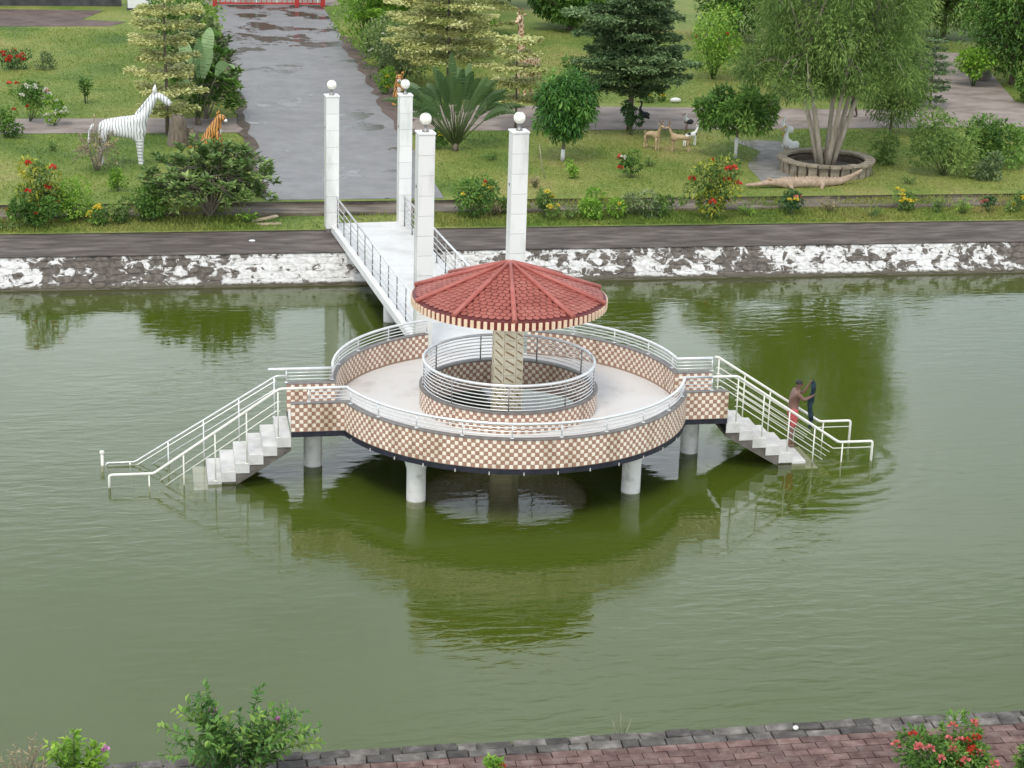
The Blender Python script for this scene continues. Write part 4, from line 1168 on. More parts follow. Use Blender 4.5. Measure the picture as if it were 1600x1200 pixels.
def statue_deer(name, label, loc, rz, mat, k, antler=True, patch=None):
    t = thing(name, label, 'statue', loc, rz); t.scale = (k, k, k)
    V = [(-.2, 0, .62, .135, .12)]; E = []
    chain(V, E, 0, [(-.45, 0, .64, .13, .12)]); chain(V, E, 0, [(.08, 0, .63, .13, .115)]); ch = 2
    chain(V, E, ch, [(.20, 0, .80, .075, .065), (.27, 0, .96, .06, .055), (.33, 0, 1.02, .062, .055), (.46, 0, .96, .036, .036)])
    for s in (-1, 1):
        chain(V, E, ch, [(.12, s * .07, .44, .05, .05), (.12, s * .07, .22, .03, .03), (.13, s * .07, .03, .032, .032)])
        chain(V, E, 1, [(-.50, s * .07, .46, .065, .06), (-.48, s * .07, .33, .04, .04), (-.54, s * .07, .22, .03, .03), (-.52, s * .07, .03, .032, .032)])
    skin('body', V, E, mat, t, 2)
    for s in (-1, 1):
        m = MB(); m.tube([(.29, s * .05, 1.05), (.27, s * .11, 1.09), (.27, s * .15, 1.10)], [.02, .03, .006], 6); m.build('ear', mat, t)
        if antler:
            m = MB(); m.tube([(.31, s * .03, 1.06), (.27, s * .07, 1.17), (.30, s * .10, 1.28)], [.014, .012, .006], 6); m.tube([(.28, s * .065, 1.15), (.35, s * .08, 1.22)], [.011, .005], 6); m.build('antler', 'patch_brown', t)
    m = MB()
    for s in (-1, 1): m.blob((.37, s * .05, 1.03), (.014, .009, .012), 8, 5)
    m.build('eyes', 'statue_black', t)
    m = MB(); m.tube([(-.55, 0, .68), (-.61, 0, .60), (-.61, 0, .50)], [.025, .028, .008], 6); m.build('tail', patch or mat, t)
    if patch:
        m = MB(); m.blob((-.30, -.06, .66), (.13, .075, .10), 10, 8); m.blob((.12, -.05, .66), (.07, .085, .09), 10, 8); m.build('coat_patch', patch, t)


statue_deer('deer_statue', 'tan deer statue facing the camera, left of its pair on the lawn', (18.8, 72.4, LZ), R_(-60), 'statue_tan', .98)
statue_deer('deer_statue', 'tan deer statue standing sideways beside the black and white calf statue', (19.5, 72.0, LZ), R_(172), 'statue_tan', .95)
statue_deer('calf_statue', 'black and white calf statue behind the deer', (20.5, 73.2, LZ), R_(20), 'statue_white', .72, False, 'statue_black')


def statue_bird(name, label, loc, rz, body, wing, beak, H, neck=.45, long_leg=.25, lie=.5):
    """upright wading bird: plump body, S-shaped neck, wings, beak, two legs on a small rock"""
    t = thing(name, label, 'statue', loc, rz); t.scale = (H, H, H)
    b = long_leg + .18
    V = [(-.05, 0, b, .135, .125)]; E = []
    chain(V, E, 0, [(-.20, 0, b - .05, .085, .085), (-.34, 0, b - .13, .04, .05)])
    chain(V, E, 0, [(.07, 0, b + .13, .10, .095), (.10, 0, b + .13 + neck * .35, .055, .05), (.03, 0, b + .13 + neck * .7, .04, .04), (.07, 0, b + .13 + neck, .06, .055), (.12, 0, b + .12 + neck, .045, .04)])
    skin('body', V, E, body, t, 2)
    for s in (-1, 1):
        m = MB(); m.blob((-.11, s * .11, b + .01), (.20, .035, .12), 10, 8); m.build('wing', wing, t)
        m = MB(); m.tube([(0, s * .05, b - .08), (.02, s * .05, 0.02)], [.022, .016], 6); m.tube([(.02, s * .05, .02), (.10, s * .05, .012)], [.016, .01], 6); m.build('leg', beak, t)
    m = MB(); m.tube([(.14, 0, b + .115 + neck), (.24, 0, b + .09 + neck), (.33, 0, b + .05 + neck)], [.028, .02, .006], 8); m.build('beak', beak, t)
    m = MB()
    for s in (-1, 1): m.blob((.10, s * .048, b + .15 + neck), (.012, .008, .012), 8, 5)
    m.build('eyes', 'statue_black', t)


statue_bird('stork_statue', 'small white stork statue with black wings beside the brown path', (21.0, 76.0, LZ), R_(200), 'statue_white', 'statue_black', 'patch_brown', .85, .25, .3)
statue_bird('crane_statue', 'slim dark crane statue on the brown path behind the deer', (19.4, 77.0, LZ), R_(150), 'statue_black', 'statue_black', 'patch_brown', .95, .45, .35)
statue_bird('pelican_statue', 'white pelican statue standing left of the round tree planter', (23.5, 70.7, LZ), R_(215), 'statue_white', 'statue_white', 'statue_yellow', 1.6, .36, .12)
statue_bird('egret_statue', 'white egret statue behind the pelican, beside the brown path', (24.3, 73.6, LZ), R_(190), 'statue_white', 'statue_white', 'statue_yellow', 1.05, .35, .35)
statue_bird('heron_statue', 'white heron statue among the trees at upper right', (38.6, 88.2, LZ + .55), R_(200), 'statue_white', 'statue_white', 'statue_black', 1.35, .5, .3)
m = MB(); m.blob((0, 0, .2), (.5, .45, .36), 12, 8, jit=.06, rng=random.Random(3)); o = m.build('pedestal_rock', 'rock'); o.location = (38.6, 88.2, LZ); tag(o, 'grey rock pedestal under the white heron statue', 'rock')


def statue_croc():
    t = thing('crocodile_statue', 'long pale crocodile statue lying in front of the round planter', 'statue', (22.6, 65.95, LZ - .10), R_(5))
    V = [(0, 0, .26, .26, .20)]; E = []
    chain(V, E, 0, [(-.55, 0, .26, .26, .20), (-.95, 0, .28, .19, .16), (-1.25, 0, .30, .19, .13), (-1.6, 0, .25, .13, .085), (-2.0, 0, .22, .09, .06), (-2.2, 0, .22, .075, .05)])
    chain(V, E, 0, [(.55, 0, .26, .25, .20), (1.0, 0, .24, .19, .17), (1.45, .03, .26, .13, .14), (1.8, .08, .36, .09, .11), (2.1, .12, .50, .05, .08), (2.3, .14, .62, .025, .05)])
    for s in (-1, 1):
        chain(V, E, 1, [(-.60, s * .30, .20, .075, .075), (-.55, s * .42, .07, .055, .055), (-.70, s * .48, .03, .05, .03)])
        chain(V, E, 7, [(.62, s * .30, .20, .085, .085), (.50, s * .44, .08, .06, .06), (.66, s * .50, .03, .05, .03)])
    skin('body', V, E, 'statue_croc', t, 2)
    m = MB()
    for k in range(22):
        x = -.8 + k * .135; z = .44 + (max(0, x - 1.2)) ** 2 * .26 - .05 * max(0, x)
        for s in (-1, 1):
            w2 = .10 - .03 * max(0, x); b = Vector((x, s * w2 + (.08 * max(0, x - 1) ** 2), z - .03)); m.idx([b + Vector((-.05, -.03, 0)), b + Vector((.05, -.03, 0)), b + Vector((.05, .03, 0)), b + Vector((-.05, .03, 0)), b + Vector((.02, 0, .07))], [(0, 1, 4), (1, 2, 4), (2, 3, 4), (3, 0, 4)])
    m.build('back_scutes', 'statue_croc', t)
    for s in (-1, 1):
        m = MB(); m.blob((-1.30, s * .09, .42), (.06, .045, .045), 8, 6); m.build('eye', 'statue_croc', t)


statue_croc()

# ------------------------------------------------------------------ plants
def tube_path(a, b, bend, k=5, q=None):
    a, b = Vector(a), Vector(b); o = []
    for i in range(k + 1):
        t = i / k; p = a.lerp(b, t); p += Vector(bend) * math.sin(PI * t); o.append(p)
    return o


def crown_leaves(gg, centers, radii, n, size, droop=0.2, flat=0.0, shell=.55, stretch=(1, 1, 1), aspect=.5, clumptone=.22):
    C = np.array(centers, float); R = np.array(radii, float)
    wts = R ** 2; idx = gg.choice(len(C), n, p=wts / wts.sum())
    u = rsphere(gg, n); rad = R[idx] * (shell + (1 - shell) * gg.random(n)) ** .8
    off = u * rad[:, None] * np.array(stretch)
    P = C[idx] + off
    D = u * (1 - flat) + gg.normal(0, .55, (n, 3)); D[:, 2] -= droop; D[:, 2] *= (1 - flat)
    Nn = np.array([0, 0, 1.0]) + gg.normal(0, .55, (n, 3)) * (1 - flat * .7)
    tone = .5 + gg.normal(0, clumptone, len(C))[idx] + gg.normal(0, .17, n)
    L = size * gg.uniform(.65, 1.35, n)
    return P, D, Nn, L, L * aspect * gg.uniform(.8, 1.2, n), tone


def flowers(gg, t, spots, mat, r=.09, n=26, name='flower_head'):
    for s in spots:
        u = rsphere(gg, n); u[:, 2] = np.abs(u[:, 2]) * .8
        P = np.array(s) + u * r * .35; tn = np.clip(gg.normal(.5, .25, n), 0, 1)
        leaf_mesh(name, P, u + gg.normal(0, .3, (n, 3)), rsphere(gg, n), r * .8, r * .55, tn, mat, .1, .5, t)


def pick_surface(gg, centers, radii, k, zmin=.0, front=True):
    o = []
    C = np.array(centers); R = np.array(radii)
    for _ in range(k):
        for _try in range(30):
            i = gg.integers(len(C)); u = rsphere(gg, 1)[0]; u[2] = abs(u[2]) * .8
            if front and u[1] > .2: u[1] *= -1
            p = C[i] + u * R[i] * 1.02
            if all(np.linalg.norm(p - C[j]) > R[j] * .85 for j in range(len(C)) if j != i): break
        o.append(tuple(p))
    return o


def bush(name, label, loc, w_, h, mat, seed, n=1500, size=.11, fl=None, nf=0, fr=.09, aspect=.5, clumps=None, stem='stem_green', cat='bush', group=None, droop=.1, dep=None, low=.0, open_=1.0):
    """shrub made of overlapping leafy clumps on several stems"""
    gg = np.random.default_rng(seed); q = random.Random(seed)
    t = thing(name, label, cat, loc, q.uniform(-.4, .4), group)
    k = clumps or max(4, int(3 + w_ * h * 2.2)); dep = dep or w_
    cs, rs = [], []
    for i in range(k):
        a = q.uniform(0, 2 * PI); rr = math.sqrt(q.random()); zz = low + (h - low) * q.uniform(.22, .80)
        fall = math.sqrt(max(.1, 1 - ((zz / h - .42) / .62) ** 2))
        r = min(w_, h * 1.3) * q.uniform(.16, .26)
        cs.append((math.cos(a) * rr * (w_ / 2 - r * .8) * fall, math.sin(a) * rr * (dep / 2 - r * .8) * fall, max(zz, r * .8))); rs.append(r * open_)
    m = MB()
    for c in cs: m.tube(tube_path((q.uniform(-.06, .06), q.uniform(-.06, .06), -.03), c, (q.uniform(-.1, .1), q.uniform(-.1, .1), 0), 4), [.022, .018, .014, .011, .008], 5)
    m.build('stems', stem, t)
    P, D, Nn, L, W, tn = crown_leaves(gg, cs, rs, n, size, droop, aspect=aspect)
    P[:, 2] = np.maximum(P[:, 2], .03)
    leaf_mesh('foliage', P, D, Nn, L, W, tn, mat, parent=t)
    if fl:
        fl = fl if isinstance(fl, list) else [fl]
        for j, f in enumerate(fl): flowers(gg, t, pick_surface(gg, cs, rs, max(1, nf // len(fl))), f, fr)
    return t


def whorl_shrub(name, label, loc, w_, h, mat, seed, tips=60, leafn=14, size=.24, aspect=.34, fl=None, nf=0, bare=.35, cat='bush', stem='twig_grey', dep=None):
    """open shrub: forking branches ending in rosettes of long leaves"""
    gg = np.random.default_rng(seed); q = random.Random(seed)
    t = thing(name, label, cat, loc, 0)
    m = MB(); Ps, Ds, Ns, T = [], [], [], []; heads = []; dep = dep or w_
    main = max(4, tips // 7)
    for i in range(main):
        a = 2 * PI * i / main + q.uniform(-.3, .3); e = q.uniform(.15, 1.0)
        r1 = w_ / 2 * e * .55; fork = Vector((math.cos(a) * r1, math.sin(a) * r1 * dep / w_, h * (.30 + .35 * (1 - e * .6))))
        m.tube(tube_path((q.uniform(-.08, .08), q.uniform(-.08, .08), -.03), fork, (0, 0, .05), 4), [.035, .03, .026, .022, .018], 6)
        for j in range(max(1, tips // main)):
            a2 = a + q.uniform(-.7, .7); e2 = min(1, e + q.uniform(-.1, .35)); hh = h * (1.0 - .42 * e2 ** 2) * q.uniform(.24, 1.0)
            tip = Vector((math.cos(a2) * w_ / 2 * e2, math.sin(a2) * dep / 2 * e2, max(.15, hh)))
            m.tube(tube_path(fork, tip, (0, 0, -.06), 3), [.016, .013, .011, .009], 5)
            heads.append(tuple(tip)); bt = q.gauss(.5, .2); dirv = (tip - fork).normalized()
            for l in range(leafn):
                b = q.uniform(bare * .3, 1.0); base = tip - dirv * (1 - b) * .42
                an = q.uniform(0, 2 * PI); el = q.uniform(-.1, .9)
                d = Vector((math.cos(an) * math.cos(el), math.sin(an) * math.cos(el), math.sin(el))) + dirv * .35
                Ps.append(base); Ds.append(d); Ns.append((-math.cos(an) * .5 + q.uniform(-.2, .2), -math.sin(an) * .5, 1)); T.append(bt + q.gauss(0, .16))
    m.build('branches', stem, t)
    n = len(Ps); L = size * gg.uniform(.7, 1.25, n)
    leaf_mesh('foliage', np.array(Ps), np.array(Ds), np.array(Ns), L, L * aspect, np.array(T), mat, parent=t)
    if fl: flowers(gg, t, [heads[i] for i in gg.choice(len(heads), min(nf, len(heads)), replace=False)], fl, .09)
    return t


def spray_shrub(name, label, loc, w_, h, mat, seed, stems=22, size=.12, aspect=.42, fl=None, nf=0, stem='stem_green', dep=None, step=.045):
    """many arching stems from the ground, each with two ranks of leaves along its length"""
    gg = np.random.default_rng(seed); q = random.Random(seed); dep = dep or w_
    t = thing(name, label, 'bush', loc, 0); m = MB(); Ps, Ds, Ns, T, Ls = [], [], [], [], []; tips = []
    for i in range(stems):
        a = q.uniform(0, 2 * PI); e = math.sqrt(q.random()); hh = h * (1 - .5 * e * e) * q.uniform(.6, 1.02)
        tip = Vector((math.cos(a) * w_ / 2 * e, math.sin(a) * dep / 2 * e, hh)); base = Vector((tip.x * .25, tip.y * .25, -.03))
        path = tube_path(base, tip, (-tip.x * .18, -tip.y * .18, .12 * h * e), 8); m.tube(path, [.012 - .001 * k for k in range(9)], 5); tips.append(tuple(tip)); bt = q.gauss(.5, .13)
        ln = sum((path[k + 1] - path[k]).length for k in range(8)); cnt = int(ln * .78 / step)
        for j in range(cnt):
            f = .22 + .78 * (j + q.random()) / cnt; k = min(7, int(f * 8)); p = path[k].lerp(path[k + 1], f * 8 - k); d = (path[k + 1] - path[k]).normalized()
            sd = d.cross(Vector((q.uniform(-1, 1), q.uniform(-1, 1), q.uniform(.2, 1)))).normalized() * (1 if j % 2 else -1)
            Ps.append(p); Ds.append(sd + d * q.uniform(.35, .9)); Ns.append(Vector((0, 0, 1)) + Vector((q.uniform(-.5, .5), q.uniform(-.5, .5), 0))); T.append(bt + .32 * (f - .6) + q.gauss(0, .12)); Ls.append(size * (1.1 - .45 * abs(f - .6)) * q.uniform(.8, 1.2))
    m.build('stems', stem, t); L = np.array(Ls)
    leaf_mesh('foliage', np.array(Ps), np.array(Ds), np.array(Ns), L, L * aspect, np.array(T), mat, parent=t)
    if fl: flowers(gg, t, [tips[i] for i in gg.choice(len(tips), min(nf, len(tips)), replace=False)], fl, .075)
    return t


def tiered_tree(label, loc, h, r, tiers, mat, seed, n=9000, size=.085, bare=.2, group=None, taper=.55, trunk='bark', thick=.10, name='tiered_tree', rmin=.35, z0=None):
    """tree whose branches spread in flat layers"""
    gg = np.random.default_rng(seed); q = random.Random(seed)
    t = thing(name, label, 'tree', loc, 0, group)
    m = MB(); m.tube([(0, 0, -.05), (.02, 0, h * .3), (-.02, .02, h * .65), (0, 0, h * .98)], [thick, thick * .8, thick * .55, thick * .2], 10)
    Ps, tones, out = [], [], []
    z0 = z0 if z0 is not None else h * bare
    total = 0; info = []
    for k in range(tiers):
        f = k / max(1, tiers - 1); z = z0 + (h - z0) * (f ** .92) - .05
        rad = max(rmin, r * (1 - taper * f ** 1.5) * q.uniform(.82, 1.1))
        if f < .08: rad *= .75
        nb = q.randint(8, 11)
        for b in range(nb):
            a = 2 * PI * b / nb + q.uniform(-.35, .35) + k; ln = rad * q.uniform(.6, 1.12); rise = q.uniform(.0, .10) * ln; dz = q.uniform(-.05, .05)
            info.append((a, ln, z + dz, rise))
            m.tube([(0, 0, z + dz), (math.cos(a) * ln * .5, math.sin(a) * ln * .5, z + dz + rise * .7), (math.cos(a) * ln * .95, math.sin(a) * ln * .95, z + dz + rise)], [.028, .018, .008], 5)
    wts = np.array([i[1] ** 1.5 for i in info]); per = np.maximum(20, (wts / wts.sum() * n).astype(int))
    for (a, ln, z, rise), c in zip(info, per):
        s = gg.random(c) ** .6; wdt = .40 * ln * (1 - .40 * s) * np.sin(np.clip(s, .12, 1) * PI * .78 + .35)
        lat = gg.normal(0, .55, c) * wdt
        P = np.c_[np.cos(a) * ln * s - np.sin(a) * lat, np.sin(a) * ln * s + np.cos(a) * lat, z + rise * np.minimum(1, s * 1.3) + gg.normal(0, .045, c) - .05 * np.abs(lat)]
        Ps.append(P); tones.append(np.full(c, q.gauss(.52, .14)) + gg.normal(0, .18, c)); out.append(np.tile([math.cos(a), math.sin(a)], (c, 1)))
    P = np.concatenate(Ps); T = np.concatenate(tones); O = np.concatenate(out); n = len(P)
    D = np.c_[O * .8, np.full(n, .12)] + gg.normal(0, .5, (n, 3)) * np.array([1, 1, .5]); Nn = np.array([0, 0, 1.0]) + gg.normal(0, .25, (n, 3))
    m.build('trunk', trunk, t); L = size * gg.uniform(.7, 1.3, n)
    leaf_mesh('crown', P, D, Nn, L, L * .6, T, mat, parent=t)
    return t


def round_tree(name, label, loc, h, w_, base, mat, seed, n=5000, size=.16, aspect=.34, droop=.5, trunk='bark', thick=.07, clumps=16, cat='tree', group=None, white=0, stems=1, open_=1.0, lean=(0, 0)):
    gg = np.random.default_rng(seed); q = random.Random(seed)
    t = thing(name, label, cat, loc, 0, group)
    cs, rs = [], []
    for i in range(clumps):
        f = (i + .5) / clumps; ph = math.acos(1 - 2 * f); a = i * 2.4 + q.uniform(-.3, .3); rr = q.uniform(.62, .95)
        r = min(w_, h - base) * q.uniform(.15, .24)
        cs.append((lean[0] + math.sin(ph) * math.cos(a) * (w_ / 2 - r) * rr * 1.1, lean[1] + math.sin(ph) * math.sin(a) * (w_ / 2 - r) * rr * 1.1, (h + base) / 2 + math.cos(ph) * ((h - base) / 2 - r * .8))); rs.append(r * open_)
    cs.append((lean[0], lean[1], (h + base) / 2)); rs.append(min(w_, h - base) * .22)
    m = MB(); fork = Vector((lean[0] * .5, lean[1] * .5, base + (h - base) * .18))
    for s in range(stems):
        a = 2 * PI * s / stems; b = Vector((math.cos(a) * .12 * (stems > 1), math.sin(a) * .12 * (stems > 1), -.05))
        m.tube(tube_path(b, fork + Vector((math.cos(a), math.sin(a), 0)) * (.25 * (stems > 1)), (.03, .02, 0), 4), [thick, thick * .92, thick * .85, thick * .75, thick * .62], 8)
    for c in cs: m.tube(tube_path(fork, c, (0, 0, .1), 4), [thick * .5, thick * .4, thick * .32, thick * .22, thick * .12], 5)
    m.build('trunk', trunk, t)
    if white:
        m = MB(); m.tube([(0, 0, .0), (.01, 0, white)], [thick * 1.08, thick * 1.06], 10); m.build('whitewash', 'bark_white', t)
    P, D, Nn, L, W, tn = crown_leaves(gg, cs, rs, n, size, droop, aspect=aspect, shell=.35)
    leaf_mesh('crown', P, D, Nn, L, W, tn, mat, parent=t)
    return t


def blade_leaf(m, base, d, ln, wd, droop, side, k=8, fold=.18, mat=0, split=0, q=None):
    """a long broad leaf with a midrib, on a curved spine"""
    base = Vector(base); d = Vector(d).normalized(); s0 = Vector(side).normalized()
    pts = []
    for i in range(k + 1):
        t = i / k; p = base + d * ln * t + Vector((0, 0, -droop * ln * t * t)); pts.append((p, wd * (math.sin(PI * min(1, t * .93 + .05)) ** .7)))
    for i in range(k):
        (p0, w0), (p1, w1) = pts[i], pts[i + 1]; n_ = (p1 - p0).cross(s0).normalized() * fold
        for s in (-1, 1):
            gap = .86 if split and q and q.random() < split else 1
            a = p0 + s0 * s * w0 / 2 + n_ * w0 * .5; b = p0.lerp(p1, gap) + s0 * s * (w0 + (w1 - w0) * gap) / 2 + n_ * w1 * .5
            m.face([p0, p0.lerp(p1, gap), b, a] if s > 0 else [p0, a, b, p0.lerp(p1, gap)], mat, True)


def solid_leaf(name, m, mat, parent, tone):
    me = m.mesh(name, mat); at = me.attributes.new('tone', 'FLOAT', 'POINT'); at.data.foreach_set('value', [tone] * len(me.vertices))
    return inst(name, me, parent)


def fan_palm(name, label, loc, h, nl, mat, seed, lw=.42, ll=1.5, spread=1.0, az=0, stalk='stem_green', ex=0):
    q = random.Random(seed); t = thing(name, label, 'plant', loc, 0)
    m = MB(); m.tube([(0, 0, -.05), (0, 0, .35)], [.14, .10], 8); m.build('stump', 'bark', t)
    for i in range(nl):
        f = (i + .5) / nl * 2 - 1; an = f * 1.15 * spread + q.uniform(-.1, .1); yy = q.uniform(-.55, .4)
        d = Vector((math.sin(an) * math.cos(az), math.sin(an) * math.sin(az) + yy, math.cos(an))).normalized()
        sl_ = h * q.uniform(.28, .52); base = d * sl_ + Vector((0, 0, .2))
        m = MB(); m.tube([(0, 0, .15), d * sl_ * .5 + Vector((0, 0, .2)), base], [.035, .028, .02], 6); st = m.build('leaf_stalk', stalk, t)
        side = d.cross(Vector((0, -1, .25))).normalized() + Vector((0, q.uniform(-.4, .4), 0))
        m = MB(); blade_leaf(m, base - d * .05, d, ll * q.uniform(.8, 1.15) * h / 3, lw * q.uniform(.8, 1.15), .22 + .45 * abs(f) * q.uniform(.5, 1.3), side, 12, .26, 0, .5, q)
        solid_leaf('leaf_blade', m, mat, st, min(1, max(0, q.gauss(.5, .22))))
    return t
# ------------------------------------------------------------------ left garden
tiered_tree('cream and green tiered tree behind the zebra statue', (.55, 76.0, LZ), 5.3, 1.7, 8, 'leaf_cream', 21, 15000, .15, .2, thick=.09, taper=.25, z0=1.0)
fan_palm('banana_plant', 'pale green broad leaved banana plant beside the cream tiered tree', (1.75, 77.9, LZ), 4.6, 6, 'leaf_banana', 22, .5, 1.25, .36)
whorl_shrub('roadside_shrub', 'dark green glossy shrub overhanging the left road edge', (2.1, 79.2, LZ), 2.9, 3.5, 'leaf_mid', 23, 120, 20, .30, .40)
whorl_shrub('roadside_shrub', 'dark green shrub behind the banana plant on the left roadside', (2.0, 83.0, LZ), 3.0, 4.0, 'leaf_grey', 24, 110, 20, .32, .40)
bush('hedge_shrub', 'bright green shrub beside the left post of the red gate', (2.1, 98, LZ), 3.2, 4.0, 'leaf_bright', 25, 2600, .17)
bush('hedge_shrub', 'green shrub between the red gate and the white block', (.9, 93, LZ), 2.6, 3.4, 'leaf_mid', 26, 2200, .17)
bush('low_shrub', 'low red flowering shrub at the left edge on the far lawn', (-6.2, 91.5, LZ), 1.9, 1.0, 'leaf_dark', 27, 700, .12, 'petal_red', 9, .14)
bush('low_shrub', 'small dark shrub right of the red flowering shrub on the far lawn', (-4.7, 91.0, LZ), 1.3, .75, 'leaf_grey', 28, 450, .12)
spray_shrub('sapling', 'small upright sapling alone on the left lawn', (-2.65, 82.6, LZ), .55, 1.5, 'leaf_mid', 29, 6, .24, .42, step=.05)
bush('flowering_shrub', 'white flowering shrub with reddish tips on the left lawn', (-4.7, 78.8, LZ), 1.7, 1.7, 'leaf_mid', 30, 1300, .13, ['petal_white', 'petal_white', 'petal_red'], 14, .12)
bush('flowering_shrub', 'small white flowering shrub beside the path on the left', (-3.75, 78.0, LZ), 1.0, 1.2, 'leaf_bright', 31, 500, .12, 'petal_white', 10, .11)
bush('low_shrub', 'leafy green shrub at the left edge below the white flowers', (-5.35, 75.6, LZ), 1.3, 1.2, 'leaf_mid', 32, 900, .13, ['petal_red'], 2, .1)
whorl_shrub('dry_shrub', 'grey half-dry twiggy shrub in front of the zebra\'s hindquarters', (-1.95, 69.7, LZ), 1.7, 1.9, 'leaf_dry', 33, 60, 7, .15, .3)
m = MB(); q = random.Random(8)
m.lathe([(.44, -.1), (.36, .35), (.30, .8), (.26, 1.05), (.2, 1.1), (.001, 1.06)], 11); m.lathe([(.30, -.1), (.26, .3), (.2, .55), (.001, .6)], 9, (.5, .1, 0))
m.v = [(x + q.uniform(-.07, .07), y + q.uniform(-.07, .07), z + q.uniform(-.08, .08)) for x, y, z in m.v]
o = m.build('weathered_stump', 'bark'); o.location = (.95, 74.0, LZ); tag(o, 'grey weathered stump between the zebra and the tiger statues', 'stump')
whorl_shrub('frangipani_bush', 'large open bush with grey-green leaf rosettes on the left bank beside the road', (1.75, 63.3, 1.0), 4.5, 2.75, 'leaf_frangi', 34, 230, 20, .25, .42, dep=2.6)
bush('croton_bush', 'tall croton bush with yellow leaves and red flowers at far left of the bank', (-3.55, 62.9, .95), 1.5, 2.35, 'leaf_croton', 35, 1500, .15, 'petal_red', 6, .13, .4, dep=1.2)
bush('low_shrub', 'dark leafy shrub at the foot of the yellow croton bush', (-3.75, 62.3, .95), 1.7, .95, 'leaf_mid', 36, 1300, .13, ['petal_red'], 3, .09, dep=.9)
bush('clipped_bush', 'round clipped bright green bush beside the yellow croton', (-2.55, 63.2, .95), 1.45, 1.55, 'leaf_bright', 37, 2600, .085, clumps=12)
bush('clipped_bush', 'small round bright green bush on the lawn below the zebra', (-1.18, 66.3, LZ), .75, .95, 'leaf_bright', 38, 900, .075, clumps=7)
bush('clipped_bush', 'dark round bush at the left foot of the frangipani bush', (-.15, 62.9, .95), 1.4, 1.5, 'leaf_mid', 39, 2300, .09, clumps=11)
bush('yellow_flower_plant', 'low plant with yellow flowers between the two round bushes', (-1.7, 62.6, .95), .95, .7, 'leaf_mid', 40, 500, .10, 'petal_yellow', 6, .1)
bush('low_shrub', 'low weedy shrub below the small round bush on the bank', (-.95, 62.9, .95), 1.2, .75, 'leaf_feather', 41, 700, .11)
bush('low_shrub', 'leafy plant hanging over the walkway at the left corner', (-5.4, 62.6, .95), 1.6, .9, 'leaf_mid', 42, 800, .11, ['petal_yellow'], 2, .08, dep=.9)
# loose timber on the bank
for k, (x, y, rz, ln, label) in enumerate(((3.45, 62.75, .32, .95, 'pale loose timber plank leaning on the bank beside the road end'), (3.55, 62.35, .04, .85, 'pale loose timber plank lying flat on the bank edge'))):
    m = MB(); m.box(-ln / 2, ln / 2, -.09, .09, 0, .045); o = m.build('timber_plank', 'timber', bevel=.006); o.location = (x, y, .96 + .08 * (k == 0)); o.rotation_euler = (0, -.12 * (k == 0), rz); tag(o, label, 'plank')
m = MB(); m.blob((0, 0, 0), (.11, .07, .035), 9, 5, jit=.12, rng=q); o = m.build('litter', 'statue_white'); o.location = (2.95, 60.4, .93); tag(o, 'scrap of white litter on the dark walkway', 'litter')

# red gate and far left wall
gt = thing('gate', 'red metal gate across the far end of the road', 'gate', (6.6, 112.6, LZ))
for x in (-3.0, 1.55, 3.0): part_box('gate_post', 'gate_red', gt, x - .12, x + .12, -.12, .12, 0, 2.6)
for z in (.12, 1.2, 2.3): part_box('gate_rail', 'gate_red', gt, -2.88, 2.88, -.035, .035, z, z + .09)
for k in range(20):
    x = -2.7 + k * .285
    if abs(x - 1.55) > .15: part_box('gate_bar', 'statue_white' if k % 4 == 3 else 'gate_red', gt, x - .022, x + .022, -.02, .02, .212, 2.298)
wl = thing('boundary_wall', 'dark low boundary wall beyond the lawn at upper left', 'wall', (-11, 112.4, LZ))
part_box('wall_body', 'far_wall', wl, -18, 9.5, -.15, .15, 0, 1.6); part_box('coping', 'walkway', wl, -18, 9.5, -.2, .2, 1.602, 1.7)
wb = thing('white_block', 'white painted block beside the boundary wall at upper left', 'block', (-.5, 111.2, LZ))
part_box('block_body', 'white_paint', wb, -.65, .65, -.5, .5, 0, 1.2, bevel=.03); part_box('plinth', 'far_wall', wb, -.7, .7, -.55, .55, -.05, .12)

# ------------------------------------------------------------------ right of the road
bush('hedge_shrub', 'bright green feathery shrub at the top right of the road', (10.4, 96.5, LZ), 3.6, 4.2, 'leaf_bright', 50, 3400, .16)
bush('hedge_shrub', 'green shrub leaning over the right road edge near the puddles', (10.6, 91.5, LZ), 2.6, 2.6, 'leaf_feather', 51, 2200, .15)
bush('flowering_shrub', 'grey-green shrub with white flecks on the right roadside', (10.95, 87.4, LZ), 3.4, 2.9, 'leaf_grey', 52, 3600, .13, 'petal_white', 20, .07)
bush('yellow_flower_plant', 'low yellow flowering plant beside the hidden tiger statue', (9.95, 84.4, LZ), 1.1, 1.2, 'leaf_bright', 53, 600, .13, 'petal_yellow', 5, .1)
tiered_tree('wide cream and green tiered tree behind the fan-leaved palm', (12.6, 84.5, LZ), 5.4, 2.9, 8, 'leaf_cream', 54, 21000, .16, .2, taper=.3, z0=1.6)
tiered_tree('green and cream tiered tree at the top, right of the road', (13.0, 95.0, LZ), 4.8, 3.4, 7, 'leaf_bright', 55, 18000, .18, .2, taper=.3)
tiered_tree('cream tiered tree at the top edge of the lawn beyond the palm', (16.0, 100.5, LZ), 4.2, 3.2, 5, 'leaf_cream', 60, 11000, .18, .2, taper=.3)
fan_palm('fan_palm', 'dark green fan-shaped palm with broad leaves on stalks', (11.15, 72.6, LZ), 4.2, 38, 'leaf_palm', 56, .36, 1.3, .74)
bush('yellow_flower_plant', 'low yellow flowering plant at the foot of the fan palm', (10.5, 72.9, LZ), .9, .75, 'leaf_mid', 57, 450, .12, 'petal_yellow', 5, .09)
